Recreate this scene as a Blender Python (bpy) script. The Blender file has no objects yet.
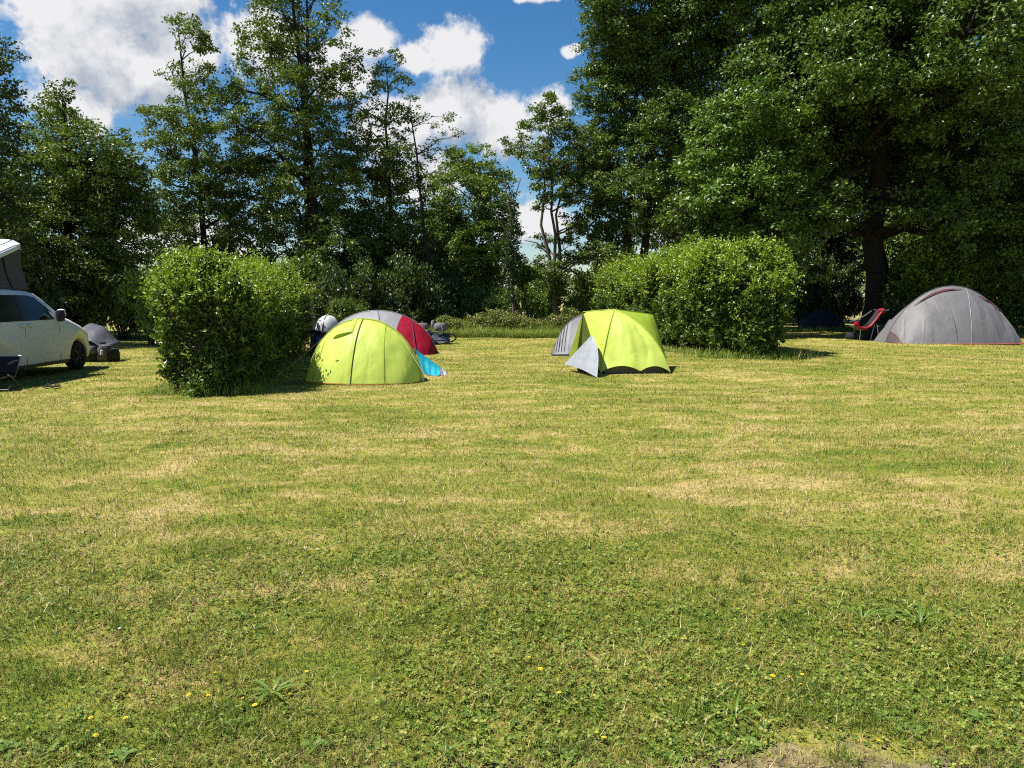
import bpy, bmesh, math, random
import numpy as np
from mathutils import Vector, Matrix

sc = bpy.context.scene
COL = sc.collection
R = math.radians
rng = np.random.default_rng(7)
random.seed(7)

# ------------------------------------------------------------------ camera
CAM_H = 1.7
FPX = 770.0
HORIZON = 296.0
PITCH = math.atan((384 - HORIZON) / FPX)
cam_d = bpy.data.cameras.new('camera')
cam_d.sensor_width = 36
cam_d.lens = 36 * FPX / 1024
cam_d.clip_end = 3000
cam = bpy.data.objects.new('camera', cam_d)
COL.objects.link(cam)
cam.location = (0, 0, CAM_H)
cam.rotation_euler = (R(90) - PITCH, 0, 0)
sc.camera = cam


def ray(px, py):
    u, v = (px - 512) / FPX, (384 - py) / FPX
    return Vector((u, math.cos(PITCH) + v * math.sin(PITCH), -math.sin(PITCH) + v * math.cos(PITCH)))


def at(px, py, Y):
    d = ray(px, py)
    return Vector((0, 0, CAM_H)) + d * (Y / d.y)


def gd(px, py):
    d = ray(px, py)
    return Vector((0, 0, CAM_H)) + d * (-CAM_H / d.z)


# ------------------------------------------------------------------ object helpers
def tag(o, label=None, cat=None, group=None, kind=None):
    if label: o['label'] = label
    if cat: o['category'] = cat
    if group: o['group'] = group
    if kind: o['kind'] = kind
    return o


def thing(name, label, cat, loc=(0, 0, 0), rotz=0.0, group=None):
    o = bpy.data.objects.new(name, None)
    COL.objects.link(o)
    o.location = loc
    o.rotation_euler = (0, 0, rotz)
    return tag(o, label, cat, group)


def link(name, me, mat=None, parent=None):
    o = bpy.data.objects.new(name, me)
    COL.objects.link(o)
    if mat is not None and not me.materials:
        me.materials.append(mat)
    if parent is not None:
        o.parent = parent
    return o


def np_mesh(name, verts, faces, smooth=False):
    """verts (N,3); faces (M,k) all the same size"""
    verts = np.ascontiguousarray(verts, dtype=np.float32)
    faces = np.ascontiguousarray(faces, dtype=np.int32)
    me = bpy.data.meshes.new(name)
    me.vertices.add(len(verts))
    me.vertices.foreach_set('co', verts.ravel())
    k = faces.shape[1]
    me.loops.add(faces.size)
    me.loops.foreach_set('vertex_index', faces.ravel())
    me.polygons.add(len(faces))
    me.polygons.foreach_set('loop_start', np.arange(0, faces.size, k, dtype=np.int32))
    me.polygons.foreach_set('use_smooth', np.full(len(faces), smooth, dtype=bool))
    me.update(calc_edges=True)
    return me


class MB:
    def __init__(self):
        self.v, self.f = [], []

    def add(self, vs, fs):
        n = len(self.v)
        self.v += [tuple(p) for p in vs]
        self.f += [tuple(i + n for i in f) for f in fs]
        return self

    def box(self, c, s, rot=None):
        vs = [Vector((x * s[0] / 2, y * s[1] / 2, z * s[2] / 2)) for x in (-1, 1) for y in (-1, 1) for z in (-1, 1)]
        if rot is not None: vs = [rot @ p for p in vs]
        vs = [p + Vector(c) for p in vs]
        return self.add(vs, [(0, 1, 3, 2), (4, 6, 7, 5), (0, 4, 5, 1), (2, 3, 7, 6), (0, 2, 6, 4), (1, 5, 7, 3)])

    def tube(self, pts, rad, n=6, cap=True):
        pts = [Vector(p) for p in pts]
        if not hasattr(rad, '__len__'): rad = [rad] * len(pts)
        vs, fs = [], []
        ref = None
        for i, p in enumerate(pts):
            t = (pts[min(i + 1, len(pts) - 1)] - pts[max(i - 1, 0)]).normalized()
            if ref is None:
                ref = t.orthogonal().normalized()
            ref = (ref - t * ref.dot(t))
            ref = ref.normalized() if ref.length > 1e-6 else t.orthogonal().normalized()
            b = t.cross(ref)
            for k in range(n):
                a = 2 * math.pi * k / n
                vs.append(p + (ref * math.cos(a) + b * math.sin(a)) * rad[i])
        for i in range(len(pts) - 1):
            for k in range(n):
                k2 = (k + 1) % n
                fs.append((i * n + k, i * n + k2, (i + 1) * n + k2, (i + 1) * n + k))
        if cap:
            fs.append(tuple(range(n))[::-1])
            fs.append(tuple((len(pts) - 1) * n + k for k in range(n)))
        return self.add(vs, fs)

    def lathe(self, prof, n=16, mat=None):
        """prof: (r, z) pairs, spun round z, then mat applied"""
        vs, fs = [], []
        for r, z in prof:
            for k in range(n):
                a = 2 * math.pi * k / n
                vs.append(Vector((r * math.cos(a), r * math.sin(a), z)))
        for i in range(len(prof) - 1):
            for k in range(n):
                k2 = (k + 1) % n
                fs.append((i * n + k, i * n + k2, (i + 1) * n + k2, (i + 1) * n + k))
        if mat is not None: vs = [mat @ p for p in vs]
        return self.add(vs, fs)

    def grid(self, P):
        """P[i][j] points"""
        m, n = len(P), len(P[0])
        vs = [p for row in P for p in row]
        fs = [(i * n + j, i * n + j + 1, (i + 1) * n + j + 1, (i + 1) * n + j) for i in range(m - 1) for j in range(n - 1)]
        return self.add(vs, fs)

    def build(self, name, mat, parent=None, smooth=True, angle=40):
        me = bpy.data.meshes.new(name)
        me.from_pydata([tuple(p) for p in self.v], [], self.f)
        bm = bmesh.new()
        bm.from_mesh(me)
        bmesh.ops.remove_doubles(bm, verts=bm.verts, dist=1e-5)
        bmesh.ops.recalc_face_normals(bm, faces=bm.faces)
        bm.to_mesh(me)
        bm.free()
        if smooth:
            me.polygons.foreach_set('use_smooth', [True] * len(me.polygons))
            me.set_sharp_from_angle(angle=R(angle))
        me.materials.append(mat)
        return link(name, me, None, parent)


# ------------------------------------------------------------------ materials
class NT:
    """tiny node helper"""
    def __init__(self, tree):
        self.t = tree

    def n(self, typ, **kw):
        nd = self.t.nodes.new(typ)
        for k, v in kw.items(): setattr(nd, k, v)
        return nd

    def l(self, a, b):
        self.t.links.new(a, b)

    def _in(self, sock, v):
        if isinstance(v, bpy.types.NodeSocket): self.l(v, sock)
        elif v is not None: sock.default_value = v

    def math(self, op, a, b=None, clamp=False):
        nd = self.n('ShaderNodeMath', operation=op, use_clamp=clamp)
        self._in(nd.inputs[0], a)
        if b is not None: self._in(nd.inputs[1], b)
        return nd.outputs[0]

    def vec(self, op, a, b=None):
        nd = self.n('ShaderNodeVectorMath', operation=op)
        self._in(nd.inputs[0], a)
        if b is not None: self._in(nd.inputs[1], b)
        return nd.outputs['Value'] if op in ('LENGTH', 'DISTANCE', 'DOT_PRODUCT') else nd.outputs[0]

    def noise(self, vec, scale, detail=4, rough=0.55, dist=0.0):
        nd = self.n('ShaderNodeTexNoise')
        nd.inputs['Scale'].default_value = scale
        nd.inputs['Detail'].default_value = detail
        nd.inputs['Roughness'].default_value = rough
        nd.inputs['Distortion'].default_value = dist
        if vec is not None: self.l(vec, nd.inputs['Vector'])
        return nd.outputs['Fac']

    def mix(self, fac, a, b, blend='MIX'):
        nd = self.n('ShaderNodeMix', data_type='RGBA', blend_type=blend)
        self._in(nd.inputs[0], fac)
        self._in(nd.inputs[6], a)
        self._in(nd.inputs[7], b)
        return nd.outputs[2]

    def smooth(self, v, lo, hi, a=0.0, b=1.0):
        nd = self.n('ShaderNodeMapRange', interpolation_type='SMOOTHSTEP')
        self._in(nd.inputs[0], v)
        for i, x in enumerate((lo, hi, a, b)): nd.inputs[i + 1].default_value = x
        return nd.outputs[0]

    def ramp(self, fac, stops):
        nd = self.n('ShaderNodeValToRGB')
        e = nd.color_ramp.elements
        while len(e) < len(stops): e.new(0.5)
        for s, (p, c) in zip(e, stops):
            s.position = p
            s.color = (*c, 1)
        self.l(fac, nd.inputs[0])
        return nd.outputs[0]


def c4(c): return (c[0], c[1], c[2], 1)


def new_mat(name):
    m = bpy.data.materials.new(name)
    m.use_nodes = True
    m.node_tree.nodes.clear()
    t = NT(m.node_tree)
    out = t.n('ShaderNodeOutputMaterial')
    return m, t, out


def pbr(name, col, rough=0.6, metal=0.0, spec=0.4, var=0.12, scale=6.0, bump=0.0, bscale=40.0, coat=0.0):
    m, t, out = new_mat(name)
    p = t.n('ShaderNodeBsdfPrincipled')
    geo = t.n('ShaderNodeTexCoord')
    f = t.noise(geo.outputs['Object'], scale, 5)
    lo = tuple(x * (1 - var) for x in col)
    hi = tuple(min(1, x * (1 + var)) for x in col)
    t.l(t.ramp(f, [(0.3, lo), (0.7, hi)]), p.inputs['Base Color'])
    p.inputs['Roughness'].default_value = rough
    p.inputs['Metallic'].default_value = metal
    p.inputs['Specular IOR Level'].default_value = spec
    p.inputs['Coat Weight'].default_value = coat
    if bump:
        b = t.n('ShaderNodeBump')
        b.inputs['Strength'].default_value = bump
        b.inputs['Distance'].default_value = 0.02
        t.l(t.noise(geo.outputs['Object'], bscale, 4), b.inputs['Height'])
        t.l(b.outputs[0], p.inputs['Normal'])
    t.l(p.outputs[0], out.inputs[0])
    return m


def fabric(name, col, trans=0.3, rough=0.55, wrinkle=0.6, wscale=3.2, spec=0.3):
    m, t, out = new_mat(name)
    p = t.n('ShaderNodeBsdfPrincipled')
    tc = t.n('ShaderNodeTexCoord')
    f = t.noise(tc.outputs['Object'], 3.0, 4)
    c = t.ramp(f, [(0.3, tuple(x * 0.88 for x in col)), (0.7, tuple(min(1, x * 1.06) for x in col))])
    t.l(c, p.inputs['Base Color'])
    p.inputs['Roughness'].default_value = rough
    p.inputs['Specular IOR Level'].default_value = spec
    mp = t.n('ShaderNodeMapping')
    mp.inputs['Scale'].default_value = (1.0, 1.0, 0.28)
    mp.inputs['Rotation'].default_value = (0.2, 0.5, 0.3)
    t.l(tc.outputs['Object'], mp.inputs[0])
    b = t.n('ShaderNodeBump')
    b.inputs['Strength'].default_value = wrinkle
    b.inputs['Distance'].default_value = 0.05
    t.l(t.noise(mp.outputs[0], wscale, 2, 0.4, 0.8), b.inputs['Height'])
    t.l(b.outputs[0], p.inputs['Normal'])
    if trans > 0:
        tr = t.n('ShaderNodeBsdfTranslucent')
        t.l(c, tr.inputs[0])
        mx = t.n('ShaderNodeMixShader')
        mx.inputs[0].default_value = trans
        t.l(p.outputs[0], mx.inputs[1])
        t.l(tr.outputs[0], mx.inputs[2])
        t.l(mx.outputs[0], out.inputs[0])
    else:
        t.l(p.outputs[0], out.inputs[0])
    return m


def leaf_mat(name, cols, trans=0.27, rough=0.42, spec=0.5, nscale=0.5, tcol=(1.25, 1.25, 0.6)):
    """cols: dark, mid, light leaf colours; each leaf takes its own"""
    m, t, out = new_mat(name)
    geo = t.n('ShaderNodeNewGeometry')
    big = t.noise(geo.outputs['Position'], nscale, 3)
    f = t.math('ADD', t.math('MULTIPLY', geo.outputs['Random Per Island'], 0.6), t.math('MULTIPLY', big, 0.4))
    c = t.ramp(f, [(0.15, cols[0]), (0.5, cols[1]), (0.9, cols[2])])
    p = t.n('ShaderNodeBsdfPrincipled')
    t.l(c, p.inputs['Base Color'])
    p.inputs['Roughness'].default_value = rough
    p.inputs['Specular IOR Level'].default_value = spec
    tr = t.n('ShaderNodeBsdfTranslucent')
    t.l(t.mix(1.0, c, c4(tcol), 'MULTIPLY'), tr.inputs[0])
    mx = t.n('ShaderNodeMixShader')
    mx.inputs[0].default_value = trans
    t.l(p.outputs[0], mx.inputs[1])
    t.l(tr.outputs[0], mx.inputs[2])
    t.l(mx.outputs[0], out.inputs[0])
    return m


# ------------------------------------------------------------------ light and sky
SUN_EL = R(61)
SUN_AZ = (-0.98, -0.20)          # from the left, a touch behind the camera
SUN = Vector((SUN_AZ[0] * math.cos(SUN_EL), SUN_AZ[1] * math.cos(SUN_EL), math.sin(SUN_EL))).normalized()
sl = bpy.data.lights.new('sun', 'SUN')
sl.energy = 4.9
sl.angle = R(0.5)
sl.color = (1.0, 0.95, 0.86)
so = bpy.data.objects.new('sun', sl)
COL.objects.link(so)
so.rotation_euler = SUN.to_track_quat('Z', 'Y').to_euler()

w = bpy.data.worlds.new('World')
sc.world = w
w.use_nodes = True
w.node_tree.nodes.clear()
t = NT(w.node_tree)
wout = t.n('ShaderNodeOutputWorld')
sky = t.n('ShaderNodeTexSky')
sky.sky_type = 'NISHITA'
sky.sun_disc = False
sky.sun_elevation = SUN_EL
sky.sun_rotation = math.atan2(SUN.x, SUN.y)
sky.air_density = 1.0
sky.dust_density = 0.3
sky.ozone_density = 3.0
hs = t.n('ShaderNodeHueSaturation')
hs.inputs['Saturation'].default_value = 1.32
hs.inputs['Value'].default_value = 1.0
t.l(sky.outputs[0], hs.inputs['Color'])
bg = t.n('ShaderNodeBackground')
bg.inputs[1].default_value = 0.062
t.l(hs.outputs[0], bg.inputs[0])

tc = t.n('ShaderNodeTexCoord')
DIRV = t.vec('NORMALIZE', tc.outputs['Generated'])


def cdir(px, py): return ray(px, py).normalized()


# cumulus: bearings of the cloud heaps and their angular half sizes (radians)
CLOUDS = []
for (px, py, rx, ry) in [
    (92, 40, 58, 58), (132, 68, 64, 46), (125, -10, 76, 54), (80, 110, 40, 28), (185, 50, 48, 38), (262, 45, 55, 36),
    (365, 40, 34, 22), (335, 70, 38, 34), (450, 46, 42, 30), (415, 60, 26, 20),
    (450, 112, 50, 36), (500, 125, 52, 32), (548, 108, 30, 26), (400, 135, 50, 40), (569, 52, 9, 7), (577, 49, 8, 6), (540, -4, 24, 8), (522, -2, 12, 6), (525, 222, 60, 26),
    (430, 175, 55, 30), (180, 240, 70, 22), (680, 215, 70, 30),
]:
    CLOUDS.append((cdir(px, py), rx / FPX, ry / FPX))
# the rest of the sky, which lights the field but stands outside this view
for k in range(5):
    a = R(70 + k * 48 + 9 * math.sin(k * 2.3))
    e = R(12 + 22 * ((k * 37) % 10) / 10)
    d = Vector((math.sin(a) * math.cos(e), math.cos(a) * math.cos(e), math.sin(e)))
    CLOUDS.append((d, 0.22 + 0.1 * math.sin(k), 0.11 + 0.03 * math.cos(k * 1.7)))


def cloud_density(v):
    n1 = t.noise(v, 7.0, 8, 0.62, 0.3)
    n2 = t.noise(v, 26.0, 6, 0.6)
    n3 = t.noise(v, 85.0, 4, 0.6)
    m = None
    for d, rx, ry in CLOUDS:
        q = t.vec('MULTIPLY', t.vec('SUBTRACT', v, tuple(d)), (1 / rx, 1 / rx, 1 / ry))
        e = t.math('SUBTRACT', 1.0, t.vec('LENGTH', q))
        if m is None:
            m = e
        else:
            nd = t.n('ShaderNodeMath', operation='SMOOTH_MAX')
            t.l(m, nd.inputs[0]); t.l(e, nd.inputs[1]); nd.inputs[2].default_value = 0.15
            m = nd.outputs[0]
    x = t.math('ADD', t.math('MULTIPLY', t.math('SUBTRACT', n1, 0.5), 2.6), t.math('ADD', t.math('MULTIPLY', t.math('SUBTRACT', n2, 0.5), 1.0), t.math('MULTIPLY', t.math('SUBTRACT', n3, 0.5), 0.5)))
    return t.math('ADD', t.math('MAXIMUM', m, -1.2), x)


d0 = cloud_density(DIRV)
d1 = cloud_density(t.vec('ADD', DIRV, (-0.022, 0.0, 0.038)))
mask = t.smooth(d0, -0.02, 0.42)
lit = t.math('ADD', 0.62, t.math('MULTIPLY', t.math('SUBTRACT', d0, d1), 0.5), True)
thick = t.smooth(d0, 0.3, 1.4, 1.0, 0.66)
ccol = t.ramp(t.math('MULTIPLY', lit, thick), [(0.15, (0.33, 0.38, 0.47)), (0.45, (0.54, 0.59, 0.68)), (0.68, (0.95, 0.95, 0.97))])
cb = t.n('ShaderNodeBackground')
CLOUD_BG = cb
cb.inputs[1].default_value = 0.47
t.l(ccol, cb.inputs[0])
mx = t.n('ShaderNodeMixShader')
t.l(mask, mx.inputs[0]); t.l(bg.outputs[0], mx.inputs[1]); t.l(cb.outputs[0], mx.inputs[2])
t.l(mx.outputs[0], wout.inputs[0])

sc.view_settings.view_transform = 'Standard'
sc.view_settings.look = 'None'
sc.view_settings.exposure = 0.95
sc.view_settings.gamma = 1
sc.render.engine = 'CYCLES'
cy = sc.cycles
cy.max_bounces = 5
cy.diffuse_bounces = 1
cy.glossy_bounces = 2
cy.transmission_bounces = 3
cy.transparent_max_bounces = 4
cy.use_denoising = False
cy.filter_width = 1.1
cy.sample_clamp_indirect = 2.5
cy.caustics_reflective = False
cy.caustics_refractive = False
w.cycles.sampling_method = 'MANUAL'
w.cycles.sample_map_resolution = 512
# ------------------------------------------------------------------ lawn colours (shared by the sheet and its blades)
lg = bpy.data.node_groups.new('lawn_colour', 'ShaderNodeTree')
lg.interface.new_socket('Random', in_out='INPUT', socket_type='NodeSocketFloat')
lg.interface.new_socket('Color', in_out='OUTPUT', socket_type='NodeSocketColor')
lg.interface.new_socket('Soil', in_out='OUTPUT', socket_type='NodeSocketFloat')
g = NT(lg)
gi, go = g.n('NodeGroupInput'), g.n('NodeGroupOutput')
geo = g.n('ShaderNodeNewGeometry')
mp = g.n('ShaderNodeMapping')
mp.inputs['Rotation'].default_value = (0, 0, R(-8))
mp.inputs['Scale'].default_value = (0.8, 1.0, 0.0)
g.l(geo.outputs['Position'], mp.inputs[0])
sep = g.n('ShaderNodeSeparateXYZ')
g.l(geo.outputs['Position'], sep.inputs[0])
flat = g.vec('MULTIPLY', geo.outputs['Position'], (1, 1, 0))
nA = g.noise(mp.outputs[0], 0.5, 6, 0.68, 0.8)
mp2 = g.n('ShaderNodeMapping'); mp2.inputs['Rotation'].default_value = (0, 0, R(12)); mp2.inputs['Scale'].default_value = (0.6, 1.0, 0.0)
g.l(geo.outputs['Position'], mp2.inputs[0])
nB = g.noise(mp2.outputs[0], 2.9, 6, 0.68, 0.6)
nC = g.noise(flat, 9.0, 4, 0.65)
# mower passes, about half a metre wide, slightly fanned
wv = g.n('ShaderNodeTexWave', wave_type='BANDS', bands_direction='Y')
wv.inputs['Scale'].default_value = 0.32
wv.inputs['Distortion'].default_value = 5.0
wv.inputs['Detail'].default_value = 3
wv.inputs['Detail Scale'].default_value = 0.9
g.l(mp.outputs[0], wv.inputs[0])
dry = g.math('ADD', g.math('ADD', g.math('MULTIPLY', nA, 0.34), g.math('MULTIPLY', nB, 0.44)), g.math('ADD', g.math('MULTIPLY', nC, 0.22), g.math('MULTIPLY', wv.outputs['Fac'], 0.04)))
near = g.smooth(g.math('ADD', sep.outputs['Y'], g.math('MULTIPLY', g.math('SUBTRACT', nA, 0.5), 2.5)), 2.6, 6.5, 0.045, 0.0)
dry = g.math('SUBTRACT', g.math('SUBTRACT', dry, near), -0.002)
dry = g.math('ADD', dry, g.math('MULTIPLY', g.math('SUBTRACT', gi.outputs[0], 0.5), 0.25))
col = g.ramp(dry, [(0.33, (0.05, 0.10, 0.010)), (0.435, (0.125, 0.165, 0.018)), (0.525, (0.225, 0.222, 0.036)), (0.60, (0.385, 0.305, 0.11)), (0.69, (0.52, 0.385, 0.20))])
nS = g.noise(flat, 4.5, 6, 0.68)
soil = g.smooth(g.math('ADD', sep.outputs['Y'], g.math('ADD', g.math('MULTIPLY', g.math('SUBTRACT', nS, 0.5), 1.7), g.math('MULTIPLY', sep.outputs['X'], -0.05))), 2.5, 2.78, 1.0, 0.0)
g.l(col, go.inputs[0])
g.l(soil, go.inputs[1])

# ground sheet
m, t, out = new_mat('lawn')
grp = t.n('ShaderNodeGroup'); grp.node_tree = lg
geo = t.n('ShaderNodeNewGeometry')
fine = t.noise(geo.outputs['Position'], 60.0, 4, 0.7)
fine2 = t.noise(geo.outputs['Position'], 18.0, 5, 0.7)
t.l(fine, grp.inputs[0])  # fine straw and green variation, also standing in for self-shadow of distant grass
sepm = t.n('ShaderNodeSeparateXYZ'); t.l(geo.outputs['Position'], sepm.inputs[0])
colr = grp.outputs[0]
soilc = t.ramp(fine2, [(0.3, (0.10, 0.075, 0.04)), (0.5, (0.21, 0.16, 0.09)), (0.75, (0.36, 0.28, 0.18))])
colr = t.mix(grp.outputs[1], colr, soilc)
# rough dry pasture beyond the trees
past = t.ramp(fine2, [(0.3, (0.16, 0.17, 0.05)), (0.7, (0.34, 0.27, 0.12))])
colr = t.mix(t.smooth(sepm.outputs['Y'], 46, 52), colr, past)
p = t.n('ShaderNodeBsdfPrincipled')
p.inputs['Roughness'].default_value = 0.9
p.inputs['Specular IOR Level'].default_value = 0.15
t.l(colr, p.inputs['Base Color'])
b = t.n('ShaderNodeBump'); b.inputs['Strength'].default_value = 0.6; b.inputs['Distance'].default_value = 0.03
t.l(t.math('ADD', fine, t.math('MULTIPLY', fine2, 1.5)), b.inputs['Height'])
t.l(b.outputs[0], p.inputs['Normal'])
t.l(p.outputs[0], out.inputs[0])
MAT_LAWN = m


def hgt(x, y):
    """gentle unevenness of the field"""
    return 0.02 * np.sin(x * 0.9 + 0.5 * y) + 0.018 * np.sin(y * 1.3 - 0.6 * x + 1.0) + 0.010 * np.sin(2.7 * x + 1.9 * y)


xs = np.concatenate([np.linspace(-600, -32, 12), np.linspace(-30, 30, 201), np.linspace(32, 600, 12)])
ys = np.concatenate([np.linspace(-300, -4, 8), np.linspace(-3, 42, 151), np.linspace(44, 900, 14)])
X, Yg = np.meshgrid(xs, ys)
fade = np.clip((45 - Yg) / 6, 0, 1) * np.clip((32 - np.abs(X)) / 3, 0, 1) * np.clip((Yg + 4) / 2, 0, 1)
Z = hgt(X, Yg) * fade
V = np.stack([X.ravel(), Yg.ravel(), Z.ravel()], 1)
ny, nx = X.shape
idx = np.arange(ny * nx).reshape(ny, nx)
F = np.stack([idx[:-1, :-1].ravel(), idx[:-1, 1:].ravel(), idx[1:, 1:].ravel(), idx[1:, :-1].ravel()], 1)
tag(link('ground', np_mesh('ground', V, F, True), MAT_LAWN), kind='structure', label='mown sunlit lawn of a small campsite, patchy green and straw')


# ------------------------------------------------------------------ blades
def blade_mat(name, ramp=None, trans=0.3):
    m, t, out = new_mat(name)
    geo = t.n('ShaderNodeNewGeometry')
    if ramp is None:
        grp = t.n('ShaderNodeGroup'); grp.node_tree = lg
        t.l(geo.outputs['Random Per Island'], grp.inputs[0])
        c = grp.outputs[0]
    else:
        c = t.ramp(geo.outputs['Random Per Island'], ramp)
    p = t.n('ShaderNodeBsdfPrincipled')
    p.inputs['Roughness'].default_value = 0.6
    p.inputs['Specular IOR Level'].default_value = 0.25
    t.l(c, p.inputs['Base Color'])
    tr = t.n('ShaderNodeBsdfTranslucent'); t.l(c, tr.inputs[0])
    mx = t.n('ShaderNodeMixShader'); mx.inputs[0].default_value = trans
    t.l(p.outputs[0], mx.inputs[1]); t.l(tr.outputs[0], mx.inputs[2]); t.l(mx.outputs[0], out.inputs[0])
    return m


MAT_BLADE = blade_mat('grass_blades')
MAT_LONG = blade_mat('long_grass_blades', [(0.0, (0.09, 0.17, 0.015)), (0.5, (0.18, 0.27, 0.03)), (0.85, (0.27, 0.29, 0.06)), (1.0, (0.45, 0.37, 0.16))])
MAT_CLOVER = blade_mat('clover_leaves', [(0.0, (0.055, 0.115, 0.014)), (0.5, (0.14, 0.205, 0.024)), (0.85, (0.25, 0.285, 0.045)), (1.0, (0.36, 0.32, 0.10))], 0.25)


def nrm(a): return a / np.maximum(np.linalg.norm(a, axis=1, keepdims=True), 1e-9)


def blades(P, L, W, lean, two=True, rg=rng):
    """P (N,3) feet. Returns verts, faces (tri strips of a bent blade)"""
    N = len(P)
    a = rg.uniform(0, 2 * np.pi, N)
    d = np.stack([np.cos(a), np.sin(a), np.zeros(N)], 1)
    s = np.stack([-np.sin(a), np.cos(a), np.zeros(N)], 1)
    tw = rg.uniform(-0.6, 0.6, N)[:, None]
    s = nrm(s + d * tw)
    le = np.clip(rg.normal(lean, 0.3, N), 0.02, 1.45)[:, None]
    up = np.array([[0, 0, 1.0]])
    D1 = up * np.cos(le * 0.6) + d * np.sin(le * 0.6)
    D2 = up * np.cos(le * 1.15) + d * np.sin(le * 1.15)
    L = np.broadcast_to(np.asarray(L), (N,))[:, None]
    W = np.broadcast_to(np.asarray(W), (N,))[:, None]
    mid = P + D1 * L * 0.5
    tip = mid + D2 * L * 0.5
    if two:
        v = np.stack([P - s * W * .5, P + s * W * .5, mid + s * W * .42, mid - s * W * .42, tip], 1).reshape(-1, 3)
        b = np.arange(N)[:, None] * 5
        f = np.concatenate([b + [0, 1, 2], b + [0, 2, 3], b + [3, 2, 4]], 1).reshape(-1, 3)
    else:
        v = np.stack([P - s * W * .5, P + s * W * .5, tip], 1).reshape(-1, 3)
        f = np.arange(N * 3).reshape(N, 3)
    return v, f


def wedge(n, y0, y1, margin=1.2, k=0.70, rg=rng):
    """points spread evenly over the part of the field between two distances (a wide wedge)"""
    xs, ys = [], []
    tot = 0
    while tot < n:
        y = rg.uniform(y0, y1, n); x = rg.uniform(-(k * y1 + margin), k * y1 + margin, n)
        ok = np.abs(x) < k * y + margin
        xs.append(x[ok]); ys.append(y[ok]); tot += ok.sum()
    x = np.concatenate(xs)[:n]; y = np.concatenate(ys)[:n]
    return x, y


def snoise(x, y, s, seed):
    """cheap smooth 2-D pattern in 0..1"""
    r = np.random.default_rng(seed)
    v = 0
    for k in range(7):
        a = r.uniform(0, 6.28); f = s * r.uniform(0.6, 1.9)
        v = v + np.sin((x * np.cos(a) + y * np.sin(a)) * f + r.uniform(0, 6.28))
    return 0.5 + v / 7


def put(x, y): return np.stack([x, y, hgt(x, y) - 0.002], 1)


vs, fs, off = [], [], 0
NB = 680000
y = 1.6 * (33.0 / 1.6) ** rng.random(NB)
x = rng.uniform(-1, 1, NB) * (0.70 * y + 1.2)
soilk = y + 1.0 * (snoise(x, y, 2.6, 5) - 0.5) - 0.08 * x
keep = (soilk > 2.55) | (rng.random(NB) < 0.3)
x, y = x[keep], y[keep]
clump = snoise(x, y, 6.0, 11) * .6 + snoise(x, y, 17.0, 12) * .4
near_ = rng.normal(5.0, .8, len(y)) > y
for two, sel in ((True, near_), (False, ~near_)):
    xx, yy = x[sel], y[sel]
    Ls = rng.uniform(0.02, 0.055, len(xx)) * (0.6 + 0.8 * clump[sel])
    v, f = blades(put(xx, yy), Ls, (0.0011 + 0.00072 * yy) * rng.uniform(0.6, 1.35, len(xx)), 0.95 if two else 0.8, two)
    vs.append(v); fs.append(f + off); off += len(v)
# sparse longer bents standing above the mown sward
x, y = wedge(2600, 2.5, 9.0)
kp = snoise(x, y, 1.3, 21) > 0.52
x, y = x[kp], y[kp]
v, f = blades(put(x, y), rng.uniform(0.06, 0.14, len(x)), 0.0045, 0.6)
vs.append(v); fs.append(f + off); off += len(v)
tag(link('grass', np_mesh('grass', np.concatenate(vs), np.concatenate(fs)), MAT_BLADE), kind='stuff', label='short mown grass blades covering the field')

# clippings and dead bents lying flat
x, y = wedge(26000, 1.8, 10.0)
kp = snoise(x, y, 1.7, 41) + rng.normal(0, .2, len(x)) > 0.5
x, y = x[kp], y[kp]
P = put(x, y); P[:, 2] += rng.uniform(.012, .035, len(x))
v, f = blades(P, rng.uniform(0.03, 0.09, len(x)), 0.0016 + .0005 * y, 1.4, False)
MAT_STRAW = blade_mat('dry_clippings', [(0.0, (0.26, 0.19, 0.07)), (0.6, (0.46, 0.36, 0.17)), (1.0, (0.58, 0.48, 0.28))], .15)
tag(link('dry_clippings', np_mesh('dry_clippings', v, f), MAT_STRAW), kind='stuff', label='dry grass clippings lying on the turf')
# greener tufts the mower left standing
cx, cy_ = wedge(70, 2.3, 4.6)
k_ = rng.integers(25, 90, len(cx)); ii = np.repeat(np.arange(len(cx)), k_)
r_ = (rng.uniform(.02, .07, len(cx)))[ii]
x = cx[ii] + rng.normal(0, 1, len(ii)) * r_; y = cy_[ii] + rng.normal(0, 1, len(ii)) * r_
v, f = blades(put(x, y), rng.uniform(.04, .095, len(ii)), 0.0018 + .0005 * y, .75, True)
MAT_TUFT = blade_mat('tuft_blades', [(0.0, (0.07, 0.125, 0.014)), (0.6, (0.15, 0.205, 0.026)), (1.0, (0.27, 0.28, 0.06))], .35)
tag(link('grass_tufts', np_mesh('grass_tufts', v, f), MAT_TUFT), kind='stuff', label='greener tufts standing above the mown turf')

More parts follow.
